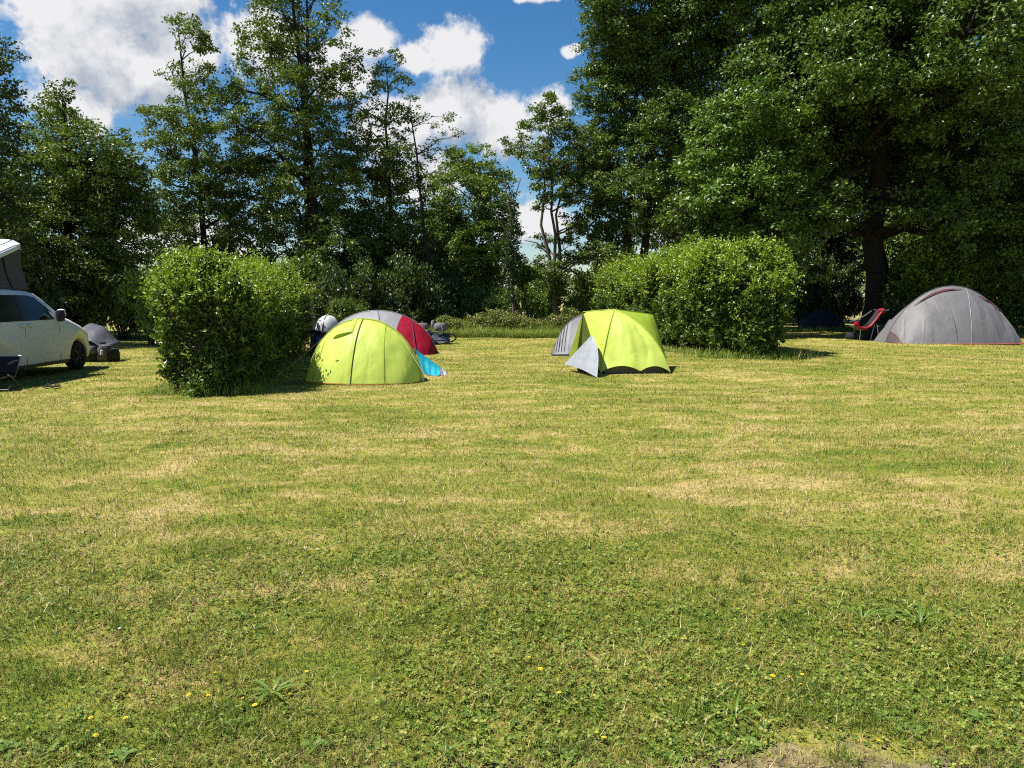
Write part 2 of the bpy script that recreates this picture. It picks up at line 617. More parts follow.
# clover and other small weeds of the foreground
x, y = wedge(90000, 1.7, 7.0)
pk = snoise(x, y, 2.2, 31) + 0.35 * snoise(x, y, 7.0, 32) 
soilk = y + 1.0 * (snoise(x, y, 2.6, 5) - 0.5) - 0.08 * x
kp = (rng.random(len(x)) < np.clip(0.50 + 1.3 * (pk - .6), 0, .75) * np.clip((6.2 - y) / 3.0, 0, 1)) & (soilk > 2.45)
x, y = x[kp], y[kp]
N = len(x)
P = put(x, y); P[:, 2] += rng.uniform(0.008, 0.032, N)
Rr = rng.uniform(0.005, 0.0125, N)
nn = nrm(np.stack([rng.normal(0, .45, N), rng.normal(0, .45, N), np.ones(N)], 1))
a0 = rng.uniform(0, 6.28, N)
ux = nrm(np.cross(nn, np.tile([[0.3, 0.9, 0.1]], (N, 1))))
uy = np.cross(nn, ux)
vs, fs = [], []
for k in range(3):       # three leaflets on each leaf
    a = a0 + k * 2.094
    d = ux * np.cos(a)[:, None] + uy * np.sin(a)[:, None]
    s = -ux * np.sin(a)[:, None] + uy * np.cos(a)[:, None]
    r_ = Rr[:, None]
    q = [P, P + d * r_ * .9 + s * r_ * .75 + nn * r_ * .25, P + d * r_ * 1.7, P + d * r_ * .9 - s * r_ * .75 + nn * r_ * .25]
    vs.append(np.stack(q, 1).reshape(-1, 3))
V = np.concatenate(vs)
F = np.arange(len(V)).reshape(-1, 4)
tag(link('clover', np_mesh('clover', V, F), MAT_CLOVER), kind='stuff', label='clover and low weeds in the foreground turf')
# ------------------------------------------------------------------ foliage
MAT_BARK = pbr('bark', (0.036, 0.031, 0.026), 0.95, spec=0.1, var=0.4, scale=9, bump=0.8, bscale=25)
MAT_BARK_PALE = pbr('pale_bark', (0.12, 0.10, 0.08), 0.95, spec=0.1, var=0.35, scale=7, bump=0.7, bscale=25)
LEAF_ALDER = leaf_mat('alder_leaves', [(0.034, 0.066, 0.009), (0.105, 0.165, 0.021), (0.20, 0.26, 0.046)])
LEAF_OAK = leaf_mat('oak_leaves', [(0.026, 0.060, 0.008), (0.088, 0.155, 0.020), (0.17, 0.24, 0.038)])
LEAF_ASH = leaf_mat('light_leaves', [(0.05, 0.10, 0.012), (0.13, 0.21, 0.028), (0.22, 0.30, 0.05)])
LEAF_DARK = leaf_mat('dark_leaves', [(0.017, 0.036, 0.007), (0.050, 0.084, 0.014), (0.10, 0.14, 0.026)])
LEAF_YOUNG = leaf_mat('young_oak_leaves', [(0.036, 0.085, 0.010), (0.11, 0.20, 0.024), (0.20, 0.29, 0.045)])
LEAF_IVY = leaf_mat('ivy_leaves', [(0.012, 0.03, 0.006), (0.03, 0.062, 0.012), (0.06, 0.10, 0.02)], rough=0.35)
LEAF_HEDGE = leaf_mat('hedge_leaves', [(0.028, 0.058, 0.007), (0.080, 0.138, 0.014), (0.155, 0.225, 0.026)], nscale=1.5)
LEAF_SHOOT = leaf_mat('young_shoots', [(0.12, 0.20, 0.012), (0.22, 0.32, 0.022), (0.32, 0.41, 0.045)], nscale=1.5)  # new growth, its colour brightened further to carry the sunlit hedge tops
LEAF_BRAMBLE = leaf_mat('bramble_leaves', [(0.06, 0.10, 0.013), (0.16, 0.21, 0.03), (0.40, 0.34, 0.13)], nscale=1.2)


def leaf_quads(P, D, Nn, L, W):
    N = len(P)
    D = nrm(D)
    S = nrm(np.cross(D, Nn))
    U = np.cross(S, D)
    L = np.broadcast_to(np.asarray(L, float), (N,))[:, None]
    W = np.broadcast_to(np.asarray(W, float), (N,))[:, None]
    m = P + D * L * 0.45
    return np.stack([P, m + S * W * .5 + U * W * .18, P + D * L - U * L * .08, m - S * W * .5 + U * W * .18], 1).reshape(-1, 3)


def rnd_dirs(n, up=0.0, rg=rng):
    d = rg.normal(0, 1, (n, 3))
    d = nrm(d)
    d[:, 2] += up
    return nrm(d)


def leaf_mesh(name, V):
    return np_mesh(name, V, np.arange(len(V)).reshape(-1, 4))


def crown_points(lobes, per_area, clump_r, rg, shell=0.45):
    """lobes: (centre, radius) -> clump centres and radii"""
    C, Rr, LB = [], [], []
    for li, (c, r) in enumerate(lobes):
        n = max(4, int(per_area * r * r))
        d = rnd_dirs(n, 0.12, rg)
        rad = r * (shell + (1.12 - shell) * rg.random(n) ** 0.6)
        p = np.array(c) + d * rad[:, None] * np.array([1, 1, 0.92])
        C.append(p); Rr.append(rg.uniform(0.6, 1.25, n) * clump_r * (0.6 + 0.4 * min(r, 2.0))); LB.append(np.full(n, li))
    return np.concatenate(C), np.concatenate(Rr), np.concatenate(LB)


def clump_leaves(C, Rr, n_each, L, rg, droop=0.0):
    n = len(C)
    cnt = np.maximum(3, (n_each * (Rr / Rr.mean()) ** 1.6)).astype(int)
    ii = np.repeat(np.arange(n), cnt)
    N = len(ii)
    off = rg.normal(0, 0.45, (N, 3)) * np.array([1, 1, 0.5])
    P = C[ii] + off * Rr[ii][:, None]
    D = nrm(off + rg.normal(0, 0.6, (N, 3)) + np.array([0, 0, -droop]))
    Nn = nrm(nrm(off) * 0.8 + np.array([0, 0, 0.75]) + rg.normal(0, .45, (N, 3)))
    LL = L * rg.uniform(0.65, 1.3, N)
    return leaf_quads(P, D, Nn, LL, LL * rg.uniform(0.55, 0.8, N))


def wob(a, b, n, amp, rg):
    a, b = Vector(a), Vector(b)
    out = []
    for i in range(n + 1):
        f = i / n
        p = a.lerp(b, f)
        k = math.sin(f * math.pi) * amp
        out.append(p + Vector((rg.normal(0, k), rg.normal(0, k), rg.normal(0, k * 0.5))))
    return out


LEAF_MULT, LEAF_SCALE = 2.1, 0.76


def tree(name, label, base, lobes, mat, trunk_r=0.2, per_area=26, clump_r=0.30, n_each=26, L=0.17, bark=None,
         group=None, seed=1, stems=1, cat='tree', top=None, limb_r=0.3, bare=(), limb_from=0.0):
    """base: foot of the trunk; lobes: list of (Vector centre, radius)"""
    rg = np.random.default_rng(seed)
    root = thing(name, label, cat, base, 0, group)
    bv = Vector(base)
    lobes = [(Vector(c) - bv, r) for c, r in lobes]
    C, Rr, LB = crown_points(lobes, per_area, clump_r, rg)
    keep = C[:, 2] > 0.15
    C, Rr, LB = C[keep], Rr[keep], LB[keep]
    V = clump_leaves(C, Rr, int(n_each * LEAF_MULT), L * LEAF_SCALE, rg)
    link('crown', leaf_mesh('crown', V), mat, root)
    tr = MB()
    hi = max(lobes, key=lambda q: q[0].z) if top is None else None
    tops = []
    for s in range(stems):
        tp = Vector(top) - bv if top is not None else hi[0].copy()
        foot = Vector((0, 0, -0.15))
        if stems > 1:
            a = 2.4 * s
            foot += Vector((math.cos(a), math.sin(a) * .6, 0)) * trunk_r * 1.8
            tp = tp + Vector((rg.normal(0, .8), rg.normal(0, .6), -0.1 * s * tp.z))
        mid = foot.lerp(tp, 0.4); mid.x = foot.x + (tp.x - foot.x) * 0.22; mid.y = foot.y + (tp.y - foot.y) * .22
        path = []
        for i in range(11):
            f = i / 10
            p = foot * (1 - f) ** 2 + mid * 2 * f * (1 - f) + tp * f * f
            path.append(p + Vector((rg.normal(0, .05), rg.normal(0, .05), 0)) * (0 if i == 0 else 1) * (1 + trunk_r))
        rr = [trunk_r * ((1 - i / 10) ** 0.75 * 0.95 + 0.05) for i in range(11)]
        rr[0] *= 1.35
        tr.tube(path, rr, 9 if trunk_r > .3 else 7)
        tops.append((path, rr))
    for li, (c, r) in enumerate(lobes):
        path, rr = tops[li % len(tops)]
        horiz = math.hypot(c.x, c.y)
        want = max(limb_from, c.z - 0.35 * horiz - 0.4 * r) + (rg.uniform(-.6, 3.5) if limb_from else 0)
        k = min(range(len(path) - 1), key=lambda i: abs(path[i].z - want))
        a = path[k]
        if (c - a).length < 0.4: continue
        r0 = min(rr[k] * 0.7, 0.03 + limb_r * trunk_r * (0.5 + 0.35 * r))
        pts = wob(a, c, 5, 0.06 * (c - a).length, rg)
        pts = [p + Vector((0, 0, 0.08 * (c - a).length * math.sin(math.pi * i / 5))) for i, p in enumerate(pts)]
        tr.tube(pts, [r0 * (1 - 0.75 * i / 5) for i in range(6)], 5, False)
        ci = np.nonzero(LB == li)[0]
        for j in ci[:: max(1, len(ci) // 9)]:
            q = pts[3 + int(rg.integers(0, 3))]
            tr.tube(wob(q, C[j], 2, 0.08, rg), [r0 * .28, r0 * .18, 0.008], 4, False)
    for bp in bare:
        pts = [Vector(q) - bv for q in bp[0]]
        tr.tube(pts, [bp[1] * (1 - .7 * i / (len(pts) - 1)) for i in range(len(pts))], 5, False)
    tr.build('trunk', bark or MAT_BARK, root)
    return root


def L_(Y, rows):
    """rows of (px, py, radius_px[, depth offset]) -> real lobes standing at about distance Y"""
    out = []
    for q in rows:
        dy = q[3] if len(q) > 3 else 0.0
        out.append((at(q[0], q[1], Y + dy), q[2] * 1.14 / FPX * (Y + dy)))
    return out


def jit(rows, amp, seed):
    r = np.random.default_rng(seed)
    return [(q[0], q[1], q[2], (q[3] if len(q) > 3 else 0) + r.uniform(-amp, amp)) for q in rows]


def foot(px, Y): return Vector((at(px, 300, Y).x, Y, 0))


tree('alder_tree', 'broad dark tree at the far left behind the campervan, reaching past the frame edge', foot(-35, 25),
     L_(25, jit([(-30, 180, 50), (-25, 110, 40), (2, 195, 26), (-12, 140, 22), (14, 62, 9), (4, 45, 12), (-14, 80, 22), (-40, 60, 30), (-30, 250, 45), (-5, 240, 30)], 1.2, 1)),
     LEAF_DARK, 0.22, seed=11, per_area=30, L=0.15)
tree('alder_tree', 'bushy twin topped tree standing above the nose of the white van', foot(78, 31),
     L_(31, jit([(60, 88, 9), (56, 108, 15), (58, 130, 24), (85, 158, 32), (42, 178, 36), (110, 200, 36), (65, 232, 42), (20, 240, 36), (128, 240, 28),
                 (120, 152, 13), (122, 134, 7), (95, 282, 36), (40, 285, 36), (138, 208, 18), (88, 195, 34), (130, 180, 16), (20, 205, 24)], 1.5, 2)),
     LEAF_ALDER, 0.24, seed=12, per_area=40, n_each=30)
tree('alder_tree', 'tall open crowned tree left of the tallest one, sky showing through it', foot(212, 37),
     L_(37, jit([(186, 34, 16), (205, 48, 11), (172, 72, 10), (198, 82, 16), (192, 112, 24), (158, 118, 16), (222, 98, 12), (156, 150, 16), (198, 150, 24), (186, 188, 26),
                 (225, 172, 16), (165, 182, 15), (208, 225, 32), (168, 240, 28), (235, 215, 22), (150, 112, 8), (178, 22, 7)], 1.5, 3)),
     LEAF_ALDER, 0.2, seed=13, per_area=31, n_each=27)
tree('alder_tree', 'tallest alder behind the left hedge, its top cut by the picture edge', foot(315, 36),
     L_(36, jit([(283, 12, 24), (262, 48, 22), (300, 55, 26), (330, 28, 18), (252, 92, 22), (295, 100, 30), (338, 92, 22), (238, 128, 17), (270, 150, 32), (320, 150, 30),
                 (246, 190, 30), (300, 205, 34), (345, 182, 18), (350, 62, 12), (288, 250, 36), (332, 250, 28), (290, -30, 28), (312, -60, 22), (268, -10, 16), (325, -8, 14), (232, 90, 9), (240, 160, 12)], 1.8, 4)),
     LEAF_ALDER, 0.24, seed=14, per_area=33, n_each=29, stems=2)
tree('alder_tree', 'slender alder with a pointed open top right of the tallest alder', foot(392, 38),
     L_(38, jit([(386, 60, 12), (371, 80, 10), (402, 84, 9), (386, 108, 18), (360, 128, 14), (412, 118, 9), (374, 160, 26), (402, 168, 20), (350, 170, 14), (380, 205, 32),
                 (345, 225, 26), (412, 215, 20), (375, 250, 34), (344, 105, 7), (402, 140, 12)], 1.4, 5)),
     LEAF_ALDER, 0.17, seed=15, per_area=33, n_each=27)
tree('thin_tree', 'thin nearly bare topped tree in front of the white cloud', foot(432, 37),
     L_(37, jit([(421, 112, 7), (441, 125, 8), (456, 136, 6), (410, 98, 6), (431, 150, 10), (448, 118, 5), (425, 186, 14), (436, 172, 9), (452, 150, 5)], 0.8, 6)),
     LEAF_ALDER, 0.13, seed=16, per_area=24, n_each=14, L=0.15)
tree('ash_tree', 'lighter green rounded tree in the gap between the dark alders and the ivy stems', foot(468, 43),
     L_(43, jit([(455, 166, 15), (480, 166, 18), (500, 182, 14), (464, 200, 28), (495, 214, 17), (446, 222, 20), (480, 246, 24), (442, 256, 24), (506, 204, 9), (440, 180, 10), (470, 270, 24), (500, 240, 18), (498, 268, 18), (455, 230, 20), (432, 235, 18), (425, 265, 22)], 1.4, 7)),
     LEAF_ASH, 0.2, seed=17, per_area=40, n_each=28, L=0.18)
# ivy-clad stem with bare twigs
_iv = [(513, y, 5.5 + 1.6 * math.sin(y)) for y in range(205, 300, 9)] + [(516, 232, 8), (509, 255, 8)]
tree('ivy_clad_tree', 'narrow bare topped stem wrapped in dark ivy beside the open sky gap', foot(513, 35), L_(35, _iv), LEAF_IVY, 0.1, seed=18,
     per_area=90, clump_r=0.22, n_each=26, L=0.1, top=at(511, 196, 35), bark=MAT_BARK_PALE,
     bare=[([at(511, 215, 35), at(506, 190, 35), at(503, 172, 35.2)], 0.05), ([at(512, 220, 35), at(517, 190, 35), at(521, 178, 34.8)], 0.045), ([at(512, 240, 35), at(500, 222, 35), at(492, 208, 35)], 0.04)])
tree('forked_tree', 'airy tree on two pale leaning stems at the right of the sky gap', foot(557, 38),
     L_(38, jit([(546, 108, 12), (531, 128, 11), (560, 122, 15), (574, 134, 12), (519, 148, 11), (546, 158, 18), (574, 164, 18), (556, 188, 17), (536, 182, 8), (582, 200, 16), (572, 226, 12), (590, 175, 14), (506, 146, 5), (540, 205, 7), (545, 240, 8), (566, 248, 9), (553, 270, 11), (535, 262, 8), (575, 262, 11), (592, 225, 14), (602, 244, 15), (588, 252, 12), (592, 150, 18), (598, 190, 16), (612, 256, 13), (545, 282, 12), (565, 285, 12)], 1.2, 8)),
     LEAF_ALDER, 0.12, seed=19, per_area=36, n_each=26, bark=MAT_BARK_PALE,
     bare=[([at(555, 300, 38), at(549, 255, 38), at(541, 225, 38), at(545, 190, 38), at(543, 150, 38)], 0.11), ([at(556, 300, 38), at(560, 250, 38), at(556, 215, 38), at(565, 180, 38)], 0.11),
           ([at(549, 255, 38), at(537, 243, 38), at(524, 240, 38)], 0.05)])
tree('poplar_tree', 'tall dark ivy hung tree left of the oak, forming the right edge of the sky', foot(632, 38.5),
     L_(38.5, jit([(612, -30, 34), (642, 10, 38), (608, 36, 24), (602, 84, 22), (640, 90, 36), (604, 130, 22), (632, 150, 32), (600, 172, 20), (642, 200, 30), (612, 210, 18), (662, 50, 36), (668, 130, 34),
                 (592, 8, 12), (590, 105, 11), (672, 195, 26), (626, 60, 26), (650, -50, 40), (622, 236, 14), (605, 222, 12)], 1.5, 9)),
     LEAF_OAK, 0.26, seed=20, per_area=46, n_each=32, stems=2)
tree('oak_tree', 'great spreading oak with a thick dark trunk behind the red chair', foot(876, 36),
     L_(36, [(760, 30, 60, 2), (700, 40, 45, 2), (820, 55, 50, 3), (905, 25, 60, -3), (980, 60, 60, -2), (1050, 100, 70, -1), (968, 140, 46, -3), (1012, 185, 48, -3), (935, 95, 40, -5),
             (850, -50, 90, -2), (720, -60, 75, 1), (985, -80, 90, -2), (1100, 0, 90, 0), (880, -140, 110, 0), (1090, 190, 70, 0), (1040, 240, 40, -3), (830, 120, 34, 4), (790, 90, 40, 3), (900, 150, 30, 4), (940, 190, 30, 2), (850, 176, 22, 1), (900, 162, 22, 1), (832, 196, 20, 0), (880, 130, 30, 2), (862, 205, 14, -2),
             (751, 177, 45, 2), (733, 141, 45, 2), (790, 150, 36, 2),  # lobes hidden behind the young oak, added to shade the navy tent
              (850, 60, 40, -6), (1000, 20, 60, -7),
              (820, 105, 45, 0), (845, 150, 30, 0), (800, 60, 55, -2), (855, 20, 60, 2), (780, 140, 40, 1), (925, 160, 32, 1), (900, 70, 40, 1), (995, 235, 34, 0), (960, 255, 26, 3), (850, 95, 30, -3),
              (825, 205, 24, -4), (800, 232, 20, -4), (930, 215, 24, -3), (842, 228, 16, -3), (690, 215, 22, -4), (705, 238, 16, -4), (955, 225, 24, -4), (915, 205, 18, -4)]),
     LEAF_OAK, 0.58, seed=21, per_area=17, clump_r=0.40, n_each=36, L=0.22, top=at(885, -60, 36), limb_r=0.3, limb_from=4.2)

tree('young_oak', 'bright leafy oak hanging over the right hedge, left of the dark oak trunk', foot(748, 32),
     L_(32, jit([(752, 150, 42), (715, 195, 28), (780, 198, 30), (722, 128, 26), (800, 132, 22), (768, 236, 22), (748, 105, 22), (700, 165, 18), (812, 168, 15), (742, 225, 24), (715, 235, 20),
                 (690, 190, 14), (765, 265, 20), (735, 262, 20), (795, 240, 18), (705, 145, 14), (775, 115, 18), (755, 190, 34), (820, 205, 12), (800, 268, 14), (700, 215, 15)], 1.0, 31)),
     LEAF_YOUNG, 0.2, seed=33, per_area=26, clump_r=0.36, n_each=30, L=0.2)

BACK = 'trees closing the view behind the oak'
for i, (px, Y, rows, lab) in enumerate([
    (930, 45, [(925, 225, 36), (905, 250, 26), (948, 255, 30), (935, 195, 22), (900, 285, 26), (945, 290, 26)], 'lighter rounded tree seen right of the oak trunk'),
    (1010, 48, [(1000, 150, 60), (1040, 220, 60), (985, 230, 50), (1060, 140, 60), (1010, 280, 50)], 'dark tree behind the grey dome tent at the right edge'),
    (830, 50, [(830, 150, 55), (800, 200, 45), (850, 220, 45), (810, 250, 40), (770, 170, 45), (850, 270, 35), (790, 280, 36)], 'dark tree filling the space left of the oak trunk'),
    (720, 52, [(700, 120, 50), (740, 160, 55), (690, 200, 45), (730, 230, 45), (680, 255, 30), (760, 250, 40), (660, 220, 30)], 'dark tree behind the right hedge and the oak front branches'),
    (905, 54, [(890, 110, 60), (930, 150, 50), (870, 170, 50), (900, 220, 40), (960, 210, 50)], 'dim tree directly behind the upper oak trunk'),
]):
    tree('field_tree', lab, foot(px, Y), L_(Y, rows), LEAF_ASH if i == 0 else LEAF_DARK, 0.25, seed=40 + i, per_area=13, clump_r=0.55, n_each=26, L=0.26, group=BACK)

# ------------------------------------------------------------------ bushes (three kinds, copied)
def bush_proto(seed, mat, n_l, L=0.13, flat=1.0):
    rg = np.random.default_rng(seed)
    lobes = [(Vector((rg.uniform(-.55, .55), rg.uniform(-.4, .4), rg.uniform(.28, .85) * flat)), rg.uniform(.25, .45)) for _ in range(n_l)]
    C, Rr, LB = crown_points(lobes, 220, 0.17, rg)
    k = C[:, 2] > 0.03
    V = clump_leaves(C[k], Rr[k], 30, L * .58, rg)
    fol = leaf_mesh('foliage', V); fol.materials.append(mat)
    st = MB()
    for c, r in lobes:
        pts = wob((c.x * .2, c.y * .2, -0.05), c, 4, .05, rg)
        st.tube(pts, [.03, .025, .02, .014, .008], 5, False)
        for q in C[LB == lobes.index((c, r))][:7]:
            st.tube(wob(pts[3], q, 2, .04, rg), [.01, .008, .004], 4, False)
    so_ = st.build('stems', MAT_BARK)
    stm = so_.data
    bpy.data.objects.remove(so_)
    return fol, stm


BP = {'alder': bush_proto(71, LEAF_ALDER, 9), 'light': bush_proto(72, LEAF_ASH, 8), 'dark': bush_proto(73, LEAF_DARK, 9), 'bramble': bush_proto(74, LEAF_BRAMBLE, 8, 0.1, 0.7)}


def bush(kind, px, Y, top_py, w_px, label, group=None, name='bush', rot=None, seed=0):
    c = at(px, top_py, Y)
    h = max(0.4, c.z)
    wd = w_px / FPX * Y
    o = thing(name, label, 'bush', (c.x, Y, 0), random.uniform(0, 6.28) if rot is None else rot, group)
    fol, stm = BP[kind]
    o.scale = (wd / 1.7, wd / 1.7, h / 1.22)
    a = link('foliage', fol, None, o); b = link('stems', stm, None, o)
    return o


G1 = 'bushes under the left trees'
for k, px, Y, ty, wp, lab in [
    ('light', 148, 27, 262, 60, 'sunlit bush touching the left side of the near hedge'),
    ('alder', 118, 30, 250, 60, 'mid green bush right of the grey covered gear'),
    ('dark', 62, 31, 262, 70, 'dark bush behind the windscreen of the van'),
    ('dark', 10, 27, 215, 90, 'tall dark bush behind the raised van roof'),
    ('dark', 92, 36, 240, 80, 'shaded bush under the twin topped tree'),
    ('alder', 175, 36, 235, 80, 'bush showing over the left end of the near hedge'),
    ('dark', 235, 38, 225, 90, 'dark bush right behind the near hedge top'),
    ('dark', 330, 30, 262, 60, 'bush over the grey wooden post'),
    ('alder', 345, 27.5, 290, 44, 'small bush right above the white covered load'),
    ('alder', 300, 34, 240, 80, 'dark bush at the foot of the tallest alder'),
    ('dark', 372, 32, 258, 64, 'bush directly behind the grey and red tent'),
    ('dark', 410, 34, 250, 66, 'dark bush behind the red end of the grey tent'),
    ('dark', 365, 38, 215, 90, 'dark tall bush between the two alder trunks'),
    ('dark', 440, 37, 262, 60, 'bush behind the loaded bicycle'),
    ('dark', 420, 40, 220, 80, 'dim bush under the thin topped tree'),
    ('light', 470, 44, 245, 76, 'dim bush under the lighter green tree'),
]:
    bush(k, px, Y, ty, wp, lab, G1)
G2 = 'brambles along the far bank'
for k, px, Y, ty, wp, lab in [
    ('bramble', 452, 33.5, 306, 46, 'bramble clump just above the loaded bicycle'),
    ('bramble', 482, 35, 298, 50, 'bramble clump at the left of the far bank'),
    ('alder', 505, 37, 280, 44, 'dark bramble thicket below the ivy clad stem'),
    ('bramble', 520, 34.5, 302, 46, 'bramble clump with dry canes in the middle of the bank'),
    ('light', 545, 39, 276, 46, 'light green bush at the foot of the forked tree'),
    ('bramble', 560, 35, 296, 44, 'bramble clump left of the grey tent end'),
    ('alder', 590, 41, 262, 50, 'green bush behind the left end of the long hedge'),
    ('light', 530, 46, 252, 56, 'distant bush closing the sky gap'),
    ('alder', 615, 43, 235, 70, 'dark bush under the ivy hung tree'),
    ('light', 468, 38, 276, 50, 'pale yellowish bush left of the ivy clad stem'),
    ('alder', 575, 38, 290, 30, 'small bush beside the strip of dry pasture'),
]:
    bush(k, px, Y, ty, wp, lab, G2)
G3 = 'bushes in the shade of the oak'
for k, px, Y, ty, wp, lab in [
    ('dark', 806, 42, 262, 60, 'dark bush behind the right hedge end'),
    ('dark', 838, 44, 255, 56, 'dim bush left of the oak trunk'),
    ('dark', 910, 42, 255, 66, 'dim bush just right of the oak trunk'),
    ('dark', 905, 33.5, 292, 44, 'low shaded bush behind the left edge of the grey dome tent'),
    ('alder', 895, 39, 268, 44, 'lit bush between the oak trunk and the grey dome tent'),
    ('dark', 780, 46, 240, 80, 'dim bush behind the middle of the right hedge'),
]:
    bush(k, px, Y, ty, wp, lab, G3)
# distant hedgerow that closes the view, far across the pasture
V = []
rgh = np.random.default_rng(90)
hx = rgh.uniform(-110, 130, 900); hy = 92 + rgh.normal(0, 2.5, 900); hz = rgh.uniform(0.2, 1, 900) * (4.2 + 2.6 * snoise(hx, hy, 0.15, 91))
V = clump_leaves(np.stack([hx, hy, hz], 1), np.full(900, 1.3), 22, 0.5, rgh)
tag(link('far_woods', leaf_mesh('far_woods', V), LEAF_ALDER), kind='stuff', label='far hedgerow across the pasture')

# ------------------------------------------------------------------ clipped hedges
def hedge(name, label, p0, p1, width, height, n, L, seed, power=0.55, near_bias=1.6, tall=0.62):
    """p0 near end centre, p1 far end centre"""
    rg = np.random.default_rng(seed)
    p0, p1 = Vector(p0), Vector(p1)
    ax = (p1 - p0); ln = ax.length; ax.normalize()
    sd = Vector((ax.y, -ax.x, 0))
    root = thing(name, label, 'hedge', p0)
    AX, SD, UP = np.array(ax), np.array(sd), np.array([0, 0, 1.0])

    def shell(n, scale=1.0):
        s = rg.random(n) ** near_bias * ln
        a = rg.uniform(0.0, np.pi, n)
        cx = np.sign(np.cos(a)) * np.abs(np.cos(a)) ** power
        cz = np.abs(np.sin(a)) ** power
        # near end rounds off: part of the samples go to the end cap
        cap = rg.random(n) < 0.24
        rr = np.sqrt(rg.random(n))
        cx = np.where(cap, cx * rr, cx); czz = np.where(cap, cz * rr, cz)
        s = np.where(cap, -0.42 * width * (1 - rr ** 4) + 0.1 * rg.random(n), s)
        endr = np.clip((s + 0.42 * width) / (0.45 * width), 0.02, 1) ** 0.25
        hw = width / 2 * (0.74 + 0.26 * np.clip(czz * 1.7, 0, 1)) * endr
        hvar = 1 + 0.03 * np.sin(s * 2.1 + seed) + 0.04 * (snoise(s, x if False else s * .3, 3.5, seed + 9) - .5) * 2 - 0.07 * np.clip(s / ln, 0, 1) - 0.05 * np.clip(-s / (.42 * width), 0, 1)
        x = cx * hw; z = czz * height * hvar
        nx, nz = cx ** 3, czz ** 3
        nn = nrm(np.stack([nx + 1e-6, np.where(cap, -1.0, 0.0) + rg.normal(0, .1, n), nz], 1))
        bump = 0.15 * (snoise(s + 1.3 * x, z - .6 * x, 2.6, seed) - .5) * 2 + 0.16 * (snoise(s + x, z + x, 6.5, seed + 1) - .5) * 2
        P = (s[:, None] * AX + x[:, None] * SD + z[:, None] * UP)
        Nw = nn[:, [1]] * AX + nn[:, [0]] * SD + nn[:, [2]] * UP
        return P * 1.0 + Nw * (bump - 0.1)[:, None], Nw, czz

    def shoots(n, per, lmin, lmax, sel, inset):
        P, Nw, cz = shell(n)
        k = sel(P, cz, rg.random(n)) & (snoise(P @ AX + .8 * (P @ SD), P[:, 2] - .7 * (P @ SD), 5.0, seed + 3) + rg.normal(0, .12, n) > 0.36)
        P, Nw = P[k], Nw[k]
        m = len(P)
        D = nrm(Nw * 0.6 + np.array([0, 0, .62]) + rg.normal(0, .5, (m, 3)))
        ll = rg.uniform(lmin, lmax, m)
        P = P - D * inset
        ii = np.repeat(np.arange(m), per)
        f = np.tile(np.linspace(0.15, 1, per), m)
        Q = P[ii] + D[ii] * (ll[ii] * f)[:, None]
        DD = nrm(D[ii] * 0.5 + rg.normal(0, .8, (len(ii), 3)))
        N2 = nrm(D[ii] * 0.5 + rnd_dirs(len(ii), .7, rg))
        LL = L * rg.uniform(.65, 1.3, len(ii))
        ok = Q[:, 2] > 0.02
        return leaf_quads(Q[ok], DD[ok], N2[ok], LL[ok], LL[ok] * .58)

    V = shoots(n, 9, 0.14, 0.36, lambda P, cz, r: r < 0.35 + 0.65 * np.clip(P[:, 2] / (height * .35), 0, 1), 0.1)
    link('foliage', leaf_mesh('foliage', V), LEAF_HEDGE, root)
    V = shoots(int(n * .6), 10, 0.2, tall, lambda P, cz, r: r < np.clip((P[:, 2] / height - 0.5) * 2.2, 0.04, 1), 0.08)
    link('young_shoots', leaf_mesh('young_shoots', V), LEAF_SHOOT, root)
    st = MB()
    for i in range(int(ln * 9)):
        s = -0.3 * width + (i / (ln * 9)) ** 1.3 * (ln + .3 * width)
        x = rg.uniform(-.24, .24) * width
        b_ = ax * s + sd * x
        e_ = b_ + sd * rg.normal(0, .12) + ax * rg.normal(0, .3) + Vector((0, 0, height * rg.uniform(.6, .9)))
        pts = wob(b_ + Vector((0, 0, -.05)), e_, 4, .12, rg)
        st.tube(pts, [.022, .018, .014, .01, .005], 4, False)
        for _ in range(4):
            q = pts[int(rg.integers(1, 4))]
            st.tube([q, q + Vector((rg.normal(0, .35), rg.normal(0, .35), rg.uniform(.1, .5)))], [.008, .004], 4, False)
    st.build('stems', MAT_BARK, root)
    # inner leaves that make the body opaque
    m = int(n * .55)
    s = rg.random(m) ** near_bias * (ln + .2 * width) - .2 * width
    P = s[:, None] * AX + (rg.uniform(-.38, .38, m) * width)[:, None] * SD + (rg.uniform(.12, .9, m) * height)[:, None] * UP
    V = leaf_quads(P, rnd_dirs(m, 0, rg), rnd_dirs(m, .5, rg), L * 2.0, L * 1.5)
    link('inner_leaves', leaf_mesh('inner_leaves', V), LEAF_HEDGE, root)
    return root


HL0, HL1 = gd(213, 392), Vector((-7.0, 23.5, 0))
HL0 = Vector((-5.38, 13.6, 0))
hedge('hedge', 'clipped leafy hedge left of the lime dome tent', HL0, HL1, 1.82, 2.2, 32000, 0.066, 51, power=.66, tall=.6)
HR0 = Vector((6.6, 22.3, 0)); HR1 = Vector((4.85, 33.0, 0))
hedge('hedge', 'long clipped hedge behind and right of the lime tent with the pale flap', HR0, HR1, 2.9, 2.9, 36000, 0.085, 52, power=.5, tall=.75)
hedge('hedge', 'shaded tall hedge behind the grey dome tent', (17.6, 34.5, 0), (28, 36.5, 0), 2.2, 3.3, 9000, 0.14, 53, near_bias=1.0)

# long grass: hedge feet, bank and field edge
def tuft_pts(c, rx, ry, n):
    x = rng.normal(c[0], rx, n); y = rng.normal(c[1], ry, n)
    return x, y


